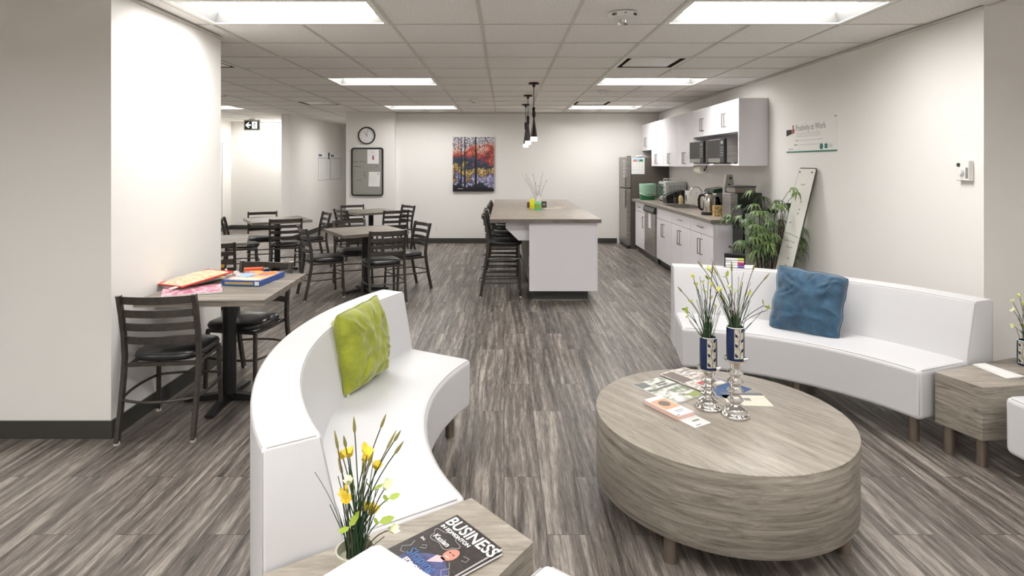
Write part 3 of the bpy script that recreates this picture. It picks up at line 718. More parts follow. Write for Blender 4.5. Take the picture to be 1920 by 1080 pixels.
# ------------------------------------------------------------------ kitchen base units, facing -X
def handle_v(y, x, z0, z1, par):
    mb = MB(); mb.bar([(x-.03, y, z0), (x-.03, y, z1)], .01, .01, ref=(1, 0, 0)); mb.box(x-.03, x-.0005, y-.005, y+.005, z0, z0+.01); mb.box(x-.03, x-.0005, y-.005, y+.005, z1-.01, z1)
    return obj('handle', mb, M_handle, par)
def handle_h(y, x, z, w_, par):
    mb = MB(); mb.box(x-.032, x-.022, y-w_/2, y+w_/2, z-.005, z+.005); mb.box(x-.03, x-.0005, y-w_/2, y-w_/2+.01, z-.005, z+.005); mb.box(x-.03, x-.0005, y+w_/2-.01, y+w_/2, z-.005, z+.005)
    return obj('handle', mb, M_handle, par)
FX = 2.35
def base_cab(y0, y1, label, doors=2, dhandle=True, end=False):
    t = thing('base_cabinet', label, 'cabinet', (0, 0, 0), group='white base cabinets under the kitchen worktop')
    mb = MB(); mb.box(FX+.022, 2.98, y0+.002, y1-.002, .10, .70 if not dhandle else .878); obj('body', mb, M_cabside, t)
    mb = MB(); mb.box(FX, FX+.02, y0+.003, y1-.003, .722, .872); d = obj('drawer', mb, M_white, t, bevel=.001)
    if dhandle: handle_h((y0+y1)/2, FX, .80, .16 if doors == 2 else .12, d)
    wd = (y1-y0)/doors
    for k in range(doors):
        a, b = y0+k*wd, y0+(k+1)*wd
        mb = MB(); mb.box(FX, FX+.02, a+.003, b-.003, .105, .716); d = obj('door', mb, M_white, t, bevel=.001)
        handle_v(b-.045 if k == 0 and doors == 2 else a+.045, FX, .47, .66, d)
    mb = MB(); mb.box(FX+.06, 2.9, y0+.002, y1-.002, 0, .099); obj('kick_plate', mb, M_kick, t)
    return t
base_cab(9.76, 10.44, 'narrow white base cabinet beside the refrigerator', 1)
base_cab(8.18, 8.99, 'white double-door sink cabinet beside the dishwasher', 2, False)
base_cab(7.37, 8.175, 'white double-door base cabinet with drawer in the middle of the run')
base_cab(6.56, 7.365, 'white double-door base cabinet with drawer at the near end of the run')
# dishwasher
t = thing('dishwasher', 'stainless dishwasher with pocket handle and hanging tag', 'dishwasher', (0, 0, 0))
mb = MB(); mb.box(FX+.03, 2.98, 9.02, 9.73, .0, .87); obj('body', mb, M_kick, t)
mb = MB(); mb.box(FX-.012, FX+.028, 9.03, 9.72, .10, .76); obj('door', mb, M_steel, t, bevel=.004)
mb = MB(); mb.prism([(FX+.028, .765), (FX-.03, .765), (FX-.045, .80), (FX-.02, .86), (FX+.028, .87)], 9.03, 9.72, 'y'); obj('control_panel', mb, M_kick, t, bevel=.004)
mb = MB(); mb.box(FX-.017, FX-.0125, 9.28, 9.44, .52, .755); obj('hanging_tag', mb, M_paper, t)
# worktop with sink opening
SX0, SX1, SY0, SY1 = 2.44, 2.84, 8.215, 8.955
mb = MB()
for a in ((2.31, 3.005, 6.53, SY0), (2.31, 3.005, SY1, 10.56), (2.31, SX0, SY0, SY1), (SX1, 3.005, SY0, SY1)): mb.box(*a, .879, .92)
bmesh.ops.remove_doubles(mb.bm, verts=mb.bm.verts, dist=.0005)
o = obj('kitchen_worktop', mb, [M_counter, M_cedge])
for p in o.data.polygons:
    if abs(p.normal.z) < .5: p.material_index = 1
tag(o, 'stone-look kitchen worktop along the right wall with the sink set in', 'worktop')
t = thing('kitchen_sink', 'stainless steel sink set into the kitchen worktop', 'sink', (0, 0, 0))
mb = MB(); a, b, c, d = SX0+.004, SX1-.004, SY0+.004, SY1-.004
mb.face([(a, c, .93), (b, c, .93), (b, c, .74), (a, c, .74)]); mb.face([(a, d, .93), (b, d, .93), (b, d, .74), (a, d, .74)])
mb.face([(a, c, .93), (a, d, .93), (a, d, .74), (a, c, .74)]); mb.face([(b, c, .93), (b, d, .93), (b, d, .74), (b, c, .74)]); mb.face([(a, c, .74), (b, c, .74), (b, d, .74), (a, d, .74)])
obj('basin', mb, M_steel, t)
mb = MB(); mb.bar([(a-.01, c-.01, .925), (b+.01, c-.01, .925), (b+.01, d+.01, .925), (a-.01, d+.01, .925)], .008, .028, closed=True); obj('rim', mb, M_chrome, t)
WZ = .921
t = thing('faucet', 'dark-tipped arched kitchen faucet behind the sink', 'faucet', (2.91, 8.58, WZ))
mb = MB(); mb.lathe([(.026, 0), (.026, .02), (.014, .03), (.014, .1), (0, .1)], seg=16); obj('base', mb, M_chrome, t, smooth=True)
mb = MB(); mb.tube([(0, 0, .09)] + [(-.09+.09*math.cos(a), 0, .2+.09*math.sin(a)) for a in [PI*i/10 for i in range(11)]] + [(-.18, 0, .16)], .011, 10, ref=(0, 1, 0)); obj('spout', mb, M_chrome, t, smooth=True)
mb = MB(); mb.tube([(0, -.02, .07), (-.02, -.09, .13)], .007, 8); obj('lever', mb, M_chrome, t, smooth=True)
def pumpbottle(label, x, y, m, s=1):
    t = bottle('soap_bottle', label, x, y, WZ, [(0, 0), (.034*s, 0), (.036*s, .01), (.036*s, .10*s), (.024*s, .125*s), (.012, .135*s), (0, .135*s)], m, M_black if s < 1.1 else M_plastic, [(.013, .135*s), (.013, .155*s), (.005, .157*s), (.005, .18*s), (.011, .182*s), (.011, .192*s), (0, .194*s)])
    mb = MB(); mb.box(-.045, .0, -.006, .006, .182*s, .192*s); obj('nozzle', mb, M_black if s < 1.1 else M_plastic, t)
pumpbottle('small amber pump soap bottle on the kitchen worktop', 2.76, 9.12, mat('amber soap', '#c9b184', .25), 1)
pumpbottle('larger cream pump soap bottle beside the faucet', 2.92, 8.78, mat('cream soap', '#ddd5c2', .3), 1.15)
t = thing('drinking_glass', 'small clear glass left of the soap bottle', 'glass', (2.70, 9.22, WZ)); mb = MB(); mb.lathe([(0, 0), (.024, 0), (.03, .1), (.028, .1), (.022, .006), (0, .006)], seg=16); obj('body', mb, mat('glass', '#ffffff', .05, trans=1), t, smooth=True)
t = thing('napkin_box', 'white napkin dispenser behind the soap bottles', 'dispenser', (2.90, 9.10, WZ)); mb = MB(); mb.box(-.06, .06, -.08, .08, 0, .21); obj('housing', mb, M_plastic, t, bevel=.008, smooth=True)
mb = MB(); mb.box(-.064, -.061, -.04, .04, .05, .14); obj('opening', mb, M_papergrey, t)
# compost bin
t = thing('compost_bin', 'small green countertop compost bin with clear bag beside the refrigerator', 'bin', (2.50, 10.17, WZ))
mb = MB(); mb.lathe([(0, 0), (.125, 0), (.135, .06), (.137, .1)], seg=28); obj('bucket', mb, M_dkgrn, t, smooth=True)
mb = MB(); mb.lathe([(.136, .1), (.143, .27), (.138, .28), (.13, .27), (.126, .1)], seg=28); obj('bag_liner', mb, M_grn, t, smooth=True)
mb = MB(); mb.tube([(.14*math.cos(a), .14*math.sin(a), .13-.05*math.sin(-a)) for a in [-PI+PI*i/12 for i in range(13)]], .004, 6); obj('handle', mb, M_plastic, t, smooth=True)
# toaster oven
t = thing('toaster_oven', 'silver toaster oven with vented side on the kitchen worktop', 'toaster oven', (0, 0, WZ))
mb = MB(); mb.box(2.64, 2.98, 9.55, 9.97, .02, .33); obj('body', mb, mat('pale steel', '#c4c4c0', .4, metal=.3), t, bevel=.012, smooth=True)
mb = MB()
for k in range(9): mb.box(2.70+.03*k, 2.712+.03*k, 9.546, 9.5495, .1, .28)
obj('vent_slots', mb, M_papergrey, t)
mb = MB(); mb.box(2.630, 2.6395, 9.68, 9.955, .06, .29); obj('glass_door', mb, mat('oven glass', '#3f5a4c', .1), t)
mb = MB(); mb.tube([(2.60, 9.69, .27), (2.60, 9.945, .27)], .008, 8); mb.box(2.60, 2.63, 9.69, 9.70, .262, .278); mb.box(2.60, 2.63, 9.935, 9.945, .262, .278); obj('door_handle', mb, M_chrome, t, smooth=True)
for z in (.09, .17, .25): mb = MB(); mb.lathe([(.02, 0), (.018, -.03), (0, -.03)], (2.6395, 9.615, z), 14, 'x'); obj('knob', mb, M_chrome, t, smooth=True)
for x in (2.67, 2.95):
    for y in (9.58, 9.94): mb = MB(); mb.lathe([(.012, 0), (.012, .021)], (x, y, 0), 10); obj('foot', mb, M_black, t)
t = thing('wire_rack', 'small white wire rack on top of the toaster oven', 'rack', (2.80, 9.78, WZ+.331))
mb = MB()
for z in (.004, .045): mb.tube([(-.1, -.09, z), (.1, -.09, z), (.1, .09, z), (-.1, .09, z)], .003, 6, closed=True)
for x in (-.1, .1):
    for y in (-.09, .09): mb.tube([(x, y, .004), (x, y, .045)], .003, 6, ref=(1, 0, 0))
obj('wires', mb, M_plastic, t)
# black sandwich press
t = thing('sandwich_press', 'black domed sandwich press in front of the toaster oven', 'appliance', (2.73, 9.38, WZ), 0)
mb = MB(); mb.box(-.15, .12, -.12, .12, .0, .06); obj('base', mb, M_black, t, bevel=.01, smooth=True)
mb = MB(); P = [(-.16, .062), (-.15, .12)] + [(-.14+.28*i/8, .12+.09*math.sin(PI/2*i/8)) for i in range(1, 9)] + [(.15, .062)]
mb.prism(P, -.12, .12, 'y'); obj('lid', mb, M_blackgloss, t, bevel=.008, smooth=True)
mb = MB(); mb.tube([(-.15, -.08, .11), (-.21, -.08, .09), (-.21, .08, .09), (-.15, .08, .11)], .009, 8); obj('handle', mb, M_chrome, t, smooth=True)
# kettle
t = thing('electric_kettle', 'brushed steel electric kettle with black handle on the worktop', 'kettle', (2.52, 7.2, WZ))
mb = MB(); mb.lathe([(0, 0), (.085, 0), (.088, .01), (.085, .03), (.07, .035), (0, .035)], seg=28); obj('power_base', mb, M_black, t, smooth=True)
mb = MB(); mb.lathe([(0, .036), (.08, .036), (.084, .05), (.078, .15), (.066, .23), (.05, .255), (0, .255)], seg=32); obj('body', mb, mat('polished kettle steel', '#c2bdb4', .22, metal=.95), t, smooth=True)
mb = MB(); mb.lathe([(.05, .255), (.045, .272), (.012, .275), (.01, .29), (0, .292)], seg=24); obj('lid', mb, M_black, t, smooth=True)
mb = MB(); mb.bar([(-.06, -.02, .245), (-.11, -.02, .24), (-.125, -.02, .19), (-.12, -.02, .09), (-.085, -.02, .06)], .022, .03, ref=(0, 1, 0)); obj('handle', mb, M_black, t, bevel=.005, smooth=True)
mb = MB(); mb.prism([(.06, .19), (.1, .235), (.09, .245), (.05, .24)], -.02, .02, 'y'); obj('spout', mb, M_steel, t)
# drip machine behind the kettle
t = thing('coffee_maker', 'black coffee maker with dark green lid behind the kettle', 'coffee maker', (2.80, 7.66, WZ))
mb = MB(); mb.box(-.1, .12, -.16, .16, 0, .03); mb.box(.04, .12, -.16, .16, .03, .27); obj('body', mb, M_black, t, bevel=.008)
mb = MB(); mb.prism([(-.13, .26), (-.1, .30), (.06, .325), (.13, .30), (.13, .271), (-.1, .25)], -.17, .17, 'y'); obj('lid', mb, mat('dark green gloss', '#12281c', .15), t, bevel=.006)
mb = MB(); mb.lathe([(0, .032), (.06, .032), (.075, .08), (.06, .17), (.045, .2), (0, .2)], (-.035, 0, 0), 20); obj('carafe', mb, M_blackgloss, t, smooth=True)
t = thing('coffee_jar', 'glass jar with orange band on the kitchen worktop', 'jar', (2.62, 7.38, WZ)); 
mb = MB(); mb.lathe([(0, 0), (.045, 0), (.047, .02), (.047, .2), (.04, .22), (0, .22)], seg=20); obj('body', mb, M_plastic, t, smooth=True)
mb = MB(); mb.lathe([(.0475, .11), (.0475, .16)], seg=20); obj('label', mb, mat('orange label', '#e3a23a', .5), t, smooth=True)
mb = MB(); mb.lathe([(.048, .2), (.048, .235), (0, .236)], seg=20); obj('lid', mb, mat('tan lid', '#cbb094', .5), t, smooth=True)
t = thing('tea_box', 'patterned brown and yellow tea box beside the kettle', 'box', (2.56, 6.98, WZ))
mb = MB(); mb.box(-.055, .045, -.04, .04, 0, .13); obj('carton', mb, mat('tea pattern', '#6b4a26', .6, c2='#e0c88a', vscale=(45, 45, 45)), t)
t = thing('coffee_pod_box', 'small black box with a white hook mark beside the tea box', 'box', (2.655, 6.95, WZ))
mb = MB(); mb.box(-.03, .05, -.035, .035, 0, .14); obj('carton', mb, M_black, t)
mb = MB(); mb.text('7', .05, -.012, -.0356, .07, M=UP, ext=.0006); obj('print', mb, M_paper, t)
# tall coffee machine
t = thing('coffee_machine', 'tall silver and black coffee machine at the near end of the worktop', 'coffee machine', (0, 0, WZ))
mb = MB(); mb.box(2.56, 2.645, 6.60, 6.86, .0, .29); obj('front_tower', mb, M_steel, t, bevel=.01, smooth=True)
mb = MB(); mb.box(2.646, 2.92, 6.60, 6.90, 0, .30); obj('body', mb, mat('dark green black', '#141a17', .3), t, bevel=.01, smooth=True)
mb = MB(); mb.box(2.62, 2.85, 6.62, 6.88, .301, .36); obj('bean_hopper', mb, mat('smoked hopper', '#6d6660', .3), t)
mb = MB(); mb.box(2.61, 2.86, 6.61, 6.89, .361, .375); obj('hopper_lid', mb, M_kick, t, bevel=.004)
t = thing('coffee_bag', 'tall grey coffee bag standing behind the coffee machine', 'bag', (2.70, 7.04, WZ))
mb = MB(); mb.prism([(-.06, 0), (.07, 0), (.065, .36), (.045, .50), (-.035, .50), (-.055, .36)], -.035, .035, 'y'); obj('pouch', mb, mat('grey foil', '#8f8b84', .35, metal=.3), t, bevel=.012, smooth=True)
mb = MB(); mb.box(.005, .03, -.0365, -.0355, .44, .47); mb.lathe([(.02, -.0365), (.0, -.037)], (0, 0, .37), 14, 'y'); obj('print', mb, M_ink, t)
# paper towel
t = thing('paper_towel_roll', 'paper towel roll on a dark holder under the upper cabinets', 'paper towel', (2.76, 8.05, 1.462))
mb = MB(); mb.lathe([(.02, 0), (.062, 0), (.062, .27), (.02, .27)], seg=28, axis='y'); obj('roll', mb, mat('towel paper', '#e6e0d4', .9), t, smooth=True)
mb = MB(); mb.tube([(0, -.02, 0), (0, .29, 0)], .012, 10); mb.bar([(0, -.02, 0), (0.03, -.02, .061)], .012, .012, ref=(0, 1, 0)); mb.bar([(0, .285, 0), (0.03, .285, .061)], .012, .012, ref=(0, 1, 0)); obj('holder', mb, M_black, t)
# water cooler
t = thing('water_cooler', 'grey water cooler with black front beside the worktop end, behind the plant', 'water cooler', (0, 0, 0))
mb = MB(); mb.box(2.575, 2.93, 6.24, 6.515, 0, 1.02); obj('body', mb, mat('cooler side', '#c9ccc4', .45), t, bevel=.012, smooth=True)
mb = MB(); mb.box(2.55, 2.574, 6.235, 6.52, 0.02, 1.06); obj('front_panel', mb, M_blackgloss, t, bevel=.006)
mb = MB(); mb.box(2.575, 2.93, 6.235, 6.52, 1.021, 1.06); obj('top_cap', mb, M_black, t, bevel=.006)
mb = MB(); mb.box(2.545, 2.5495, 6.25, 6.29, .92, .97); obj('sticker', mb, M_paper, t)
mb = MB()
for k in (0, 1): mb.box(2.51, 2.5495, 6.30+.09*k, 6.33+.09*k, .84, .88)
obj('tap', mb, M_kick, t)
mb = MB(); mb.box(2.49, 2.5495, 6.26, 6.48, .62, .64); obj('drip_tray', mb, M_kick, t)

# ------------------------------------------------------------------ wall cabinets
UX, UB, UT = 2.68, 1.528, 2.30
def upper(y0, y1, label, z0=UB, doors=2, open_h=0):
    t = thing('wall_cabinet', label, 'cabinet', (0, 0, 0), group='white wall cabinets above the worktop')
    zb = z0+open_h
    mb = MB(); mb.box(UX+.021, 3.008, y0+.001, y1-.001, zb, UT-.001); obj('body', mb, M_cabside, t)
    wd = (y1-y0)/doors
    for k in range(doors):
        a, b = y0+k*wd, y0+(k+1)*wd
        mb = MB(); mb.box(UX, UX+.02, a+.002, b-.002, zb-.02 if not open_h else zb, UT-.002); d = obj('door', mb, M_white, t, bevel=.001)
        zz = zb+.05 if not open_h else zb+.07
        if open_h == 0 and z0 == UB: zz = UB+.02
        handle_v(b-.035 if k == 0 else a+.035, UX, zz, zz+.17, d)
    return t
upper(10.62, 11.36, 'short white wall cabinet above the refrigerator', 1.82)
upper(9.83, 10.615, 'full-height white wall cabinet next to the one over the refrigerator')
upper(9.04, 9.825, 'full-height white wall cabinet in the middle of the row')
upper(8.27, 9.035, 'full-height white wall cabinet beside the open microwave shelf')
OH = .392
for y0, y1, lab in ((7.472, 8.265, 'white wall cabinet above the farther microwave, open shelf below its doors'), (6.682, 7.468, 'white wall cabinet above the nearer microwave, open shelf below its doors')):
    t = upper(y0, y1, lab, UB, 2, OH)
    mb = MB(); mb.box(UX, 3.008, y0+.001, y1-.001, UB, UB+.022); obj('shelf', mb, M_white, t)
    mb = MB(); mb.box(2.99, 3.008, y0+.001, y1-.001, UB+.023, UB+OH-.001); obj('back_panel', mb, M_cabside, t)
    if y0 < 7: mb = MB(); mb.box(UX-.002, 3.01, y0-.022, y0, UB-.002, UT); obj('side_panel', mb, M_cabside, t)
def microwave(y0, y1, label):
    t = thing('microwave', label, 'microwave', (0, 0, UB+.023), group='microwaves on the open shelf')
    mb = MB(); mb.box(2.635, 2.975, y0, y1, .012, .30); obj('body', mb, M_steel, t, bevel=.004)
    mb = MB(); mb.box(2.60, 2.634, y0+.13, y1, .012, .30); obj('door', mb, M_steel, t, bevel=.004)
    mb = MB(); mb.box(2.597, 2.5995, y0+.14, y1-.01, .065, .29); obj('window', mb, mat('microwave glass', '#2b2928', .4, spec=.25), t)
    mb = MB(); mb.box(2.60, 2.634, y0+.002, y0+.128, .012, .30); p = obj('control_panel', mb, M_black, t, bevel=.003)
    mb = MB(); mb.box(2.598, 2.5995, y0+.03, y0+.1, .235, .27)
    for k in range(4):
        for j in range(3): mb.box(2.5985, 2.5995, y0+.03+.026*j, y0+.047+.026*j, .09+.032*k, .108+.032*k)
    obj('keypad', mb, M_papergrey, p)
    mb = MB()
    for y in (y0+.03, y1-.03):
        for x in (2.67, 2.94): mb.box(x-.012, x+.012, y-.012, y+.012, 0, .0118)
    obj('feet', mb, M_black, t)
microwave(7.62, 8.18, 'stainless microwave on the open shelf, the farther of the two')
microwave(6.90, 7.44, 'stainless microwave on the open shelf, the nearer of the two')
t = thing('round_plate', 'white round plate standing on edge beside the nearer microwave', 'plate', (2.80, 6.77, UB+.118))
mb = MB(); mb.lathe([(0, .0), (.06, 0), (.09, -.02), (.09, -.014), (.06, .006), (0, .006)], seg=28, axis='y'); obj('plate', mb, M_paper, t, smooth=True)

# ------------------------------------------------------------------ curved sofas
def sector(mb, C, prof, a0, a1, n=40):
    rings = []
    for i in range(n+1):
        a = math.radians(a0+(a1-a0)*i/n); rings.append([mb._v((C[0]+r*math.cos(a), C[1]+r*math.sin(a), z)) for r, z in prof])
    m = len(prof)
    for A, B in zip(rings, rings[1:]):
        for j in range(m): mb.bm.faces.new((A[j], A[(j+1) % m], B[(j+1) % m], B[j]))
    mb.bm.faces.new(rings[0]); mb.bm.faces.new(rings[-1][::-1]); mb._done()
def arc_line(C, r, z, a0, a1, n=30): return [(C[0]+r*math.cos(math.radians(a0+(a1-a0)*i/n)), C[1]+r*math.sin(math.radians(a0+(a1-a0)*i/n)), z) for i in range(n+1)]
def rad_line(C, a, pts): c, s = math.cos(math.radians(a)), math.sin(math.radians(a)); return [(C[0]+r*c, C[1]+r*s, z) for r, z in pts]
def sofa(C, a0, a1, label, RI=1.37, RO=2.02, SB=.15, SH=.43, BH=.762):
    am = math.radians((a0+a1)/2); b = (C[0]+1.7*math.cos(am), C[1]+1.7*math.sin(am), 0)
    t = thing('curved_sofa', label, 'sofa', b, group='white curved lounge sofas'); C = (C[0]-b[0], C[1]-b[1])
    RB = RO-.235
    mb = MB(); sector(mb, C, [(RI, SB), (RI-.005, SH-.004), (RB+.03, SH), (RB+.03, SB)], a0, a1); obj('seat', mb, M_leather, t, smooth=True, bevel=.028, seg=4)
    e = .15
    mb = MB(); sector(mb, C, [(RB+.032, SB), (RB, SH-.01), (RB+.07, BH), (RO, BH), (RO, SB)], a0-e, a1+e); obj('backrest', mb, M_leather, t, smooth=True, bevel=.012, seg=3)
    mb = MB()
    g = math.degrees(.03/RI); g2 = math.degrees(.0083/RI); g3 = math.degrees(.0035/RO)
    mb.tube(arc_line(C, RI+.0075, SH-.0085, a0+g, a1-g), .0025, 6)
    for r, z in ((RO-.0035, BH-.0035), (RB+.0735, BH-.0035)): mb.tube(arc_line(C, r, z, a0-e+.3, a1+e-.3), .0025, 6)
    for a, sg in ((a0, 1), (a1, -1)):
        mb.tube(rad_line(C, a-sg*(e-g3), [(RO-.0035, SB+.02), (RO-.0035, BH-.014)]), .0025, 6)
        mb.tube(rad_line(C, a-sg*(e-g3), [(RO-.014, BH-.0035), (RB+.084, BH-.0035)]), .0025, 6)
        mb.tube(rad_line(C, a-sg*(e-g3), [(RB+.0735, BH-.014), (RB+.008, SH+.01)]), .0025, 6)
        mb.tube(rad_line(C, a+sg*g2, [(RI+.03, SH-.0085), (RB, SH-.0085)]), .0025, 6)
        mb.tube(rad_line(C, a+sg*g2, [(RI+.0083, SB+.03), (RI+.0075, SH-.03)]), .0025, 6)
    obj('piping', mb, M_pipe, t, smooth=True)
    for a in (a0+3.5, (a0+a1)/2, a1-3.5):
        for r in (RI+.09, RO-.12):
            p = rad_line(C, a, [(r, 0)])[0]; mb = MB(); mb.lathe([(.026, 0), (.026, SB+.004)], p, 20); obj('leg', mb, M_leg, t, smooth=True)
    return t
CL, CR = (1.02, 2.72), (.98, 2.66)
sofa(CL, 152, 213, 'white curved sofa on the left holding the lime green cushion')
sofa(CR, 21.6, 80, 'white curved sofa on the right holding the blue cushion', RO=2.0)
sofa(CL, 229.6, 289, 'white curved sofa at the bottom photo edge, only its corners showing', RI=1.395, RO=2.14)
sofa((1.05, 2.68), -52, 6.3, 'white curved sofa at the right edge of the photo, only its seat corner showing', RI=1.385)

def wedge_table(label, poly, z0, legs):
    t = thing('side_table', label, 'side table', (poly[0][0], poly[0][1], 0), group='grey wedge side tables between the sofas')
    P = [(x-poly[0][0], y-poly[0][1]) for x, y in poly]
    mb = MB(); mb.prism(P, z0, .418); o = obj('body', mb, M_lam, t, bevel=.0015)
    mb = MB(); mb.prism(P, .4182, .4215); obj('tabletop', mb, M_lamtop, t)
    for x, y in legs: mb = MB(); mb.lathe([(.026, 0), (.026, z0)], (x-poly[0][0], y-poly[0][1], 0), 20); obj('leg', mb, M_leg, t, smooth=True)
def ray(C, a, r): return (C[0]+r*math.cos(math.radians(a)), C[1]+r*math.sin(math.radians(a)))
wedge_table('grey wood-look wedge side table bottom left with the business magazine and flower pot', [ray(CL, 213.5, 1.355), (.0875, 1.742), ray(CL, 228.9, 1.99), ray(CL, 213.5, 2.02)][::1], .15,
            [ray(CL, 215.5, 1.46), ray(CL, 226.5, 1.46), ray(CL, 215.5, 1.9), ray(CL, 227, 1.88)])
wedge_table('grey wood-look wedge side table at the right edge with papers and a patterned vase', [(2.335, 3.165), (2.413, 2.945), (3.02, 3.02), (3.0, 3.41)], .15, [(2.385, 3.13), (2.455, 3.00), (2.95, 3.33), (2.95, 3.06)])

# ------------------------------------------------------------------ coffee table
t = thing('coffee_table', 'large round drum coffee table in grey travertine laminate on short legs', 'coffee table', (.979, 2.66, 0), math.radians(-58))
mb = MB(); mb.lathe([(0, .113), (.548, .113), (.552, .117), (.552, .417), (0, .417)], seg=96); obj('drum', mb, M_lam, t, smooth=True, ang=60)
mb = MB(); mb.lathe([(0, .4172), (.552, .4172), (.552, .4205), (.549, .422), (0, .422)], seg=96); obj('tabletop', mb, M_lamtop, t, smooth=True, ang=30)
for k in range(4):
    a = math.radians(229+58+90*k); mb = MB(); mb.lathe([(.026, 0), (.026, .113)], (.5*math.cos(a), .5*math.sin(a), 0), 20); obj('leg', mb, M_leg, t, smooth=True)
TZ = .4225
def candlestick(x, y, h, n, label):
    t = thing('candlestick', label, 'candlestick', (x, y, TZ), group='mercury glass candlesticks')
    pr = [(0, 0), (.060, 0), (.062, .006), (.056, .014), (.047, .02), (.050, .03), (.042, .042), (.022, .052)]
    z = .052; seg = (h-.052-.045)/n
    for k in range(n):
        pr += [(.02, z+.004), (.034, z+seg*.45), (.036, z+seg*.55), (.02, z+seg*.96)]; z += seg
    pr += [(.022, z+.004), (.034, h-.018), (.050, h-.006), (.053, h), (.046, h-.002), (.03, h-.006), (0, h-.006)]
    mb = MB(); mb.lathe(pr, seg=28); obj('body', mb, M_silver, t, smooth=True, ang=75)
def vase(x, y, z, label, r=.038, h=.148, rot=0, z_in=None):
    t = thing('ceramic_vase', label, 'vase', (x, y, z), rot, group='navy and cream leaf-pattern vases')
    pr = [(0, 0), (r*.9, 0), (r, .012), (r*1.02, h*.5), (r, h-.004), (r*.97, h), (r*.88, h-.003), (r*.88, .1), (0, .1)]
    mb = MB(); mb.lathe(pr, seg=32); o = obj('body', mb, [M_navy, M_plastic], t, smooth=True, ang=50)
    for p in o.data.polygons:
        if p.center.z > h-.006: p.material_index = 1
    # cream carved panel wraps the right-hand third
    mb = MB(); n = 14; a0, a1 = math.radians(-118), math.radians(-54)
    for i in range(n):
        A, B = a0+(a1-a0)*i/n, a0+(a1-a0)*(i+1)/n; q = r*1.035
        for z0, z1 in ((.012, h*.5), (h*.5, h-.006)): mb.face([(q*math.cos(A), q*math.sin(A), z0), (q*math.cos(B), q*math.sin(B), z0), (q*math.cos(B), q*math.sin(B), z1), (q*math.cos(A), q*math.sin(A), z1)])
    obj('relief_panel', mb, M_cream, t, smooth=True)
    mb = MB(); q = r*1.045
    for k in range(6):
        a = math.radians(-86 + (14 if k % 2 else -14)); zc = .02+.022*k
        u = Vector((-math.sin(a), math.cos(a), 0)); c = Vector((q*math.cos(a), q*math.sin(a), zc)); d = (u*(.6 if k % 2 else -.6)+Vector((0, 0, 1))).normalized(); e2 = d.cross(Vector((math.cos(a), math.sin(a), 0)))
        mb.face([c-d*.004, c+d*.006+e2*.0065, c+d*.02, c+d*.006-e2*.0065])
    pts = [(q*math.cos(math.radians(-86+5*math.sin(i))), q*math.sin(math.radians(-86+5*math.sin(i))), .012+.0125*i) for i in range(11)]
    mb.tube(pts, .001, 5); obj('leaf_pattern', mb, M_navy, t)
    return t
candlestick(.945, 2.70, .188, 3, 'shorter silver mercury-glass candlestick, left of the pair')
candlestick(1.036, 2.615, .258, 4, 'taller silver mercury-glass candlestick, right of the pair')
vase(.945, 2.70, TZ+.1885-.006, 'navy leaf-pattern vase on the shorter candlestick')
vase(1.036, 2.615, TZ+.2585-.006, 'navy leaf-pattern vase on the taller candlestick')

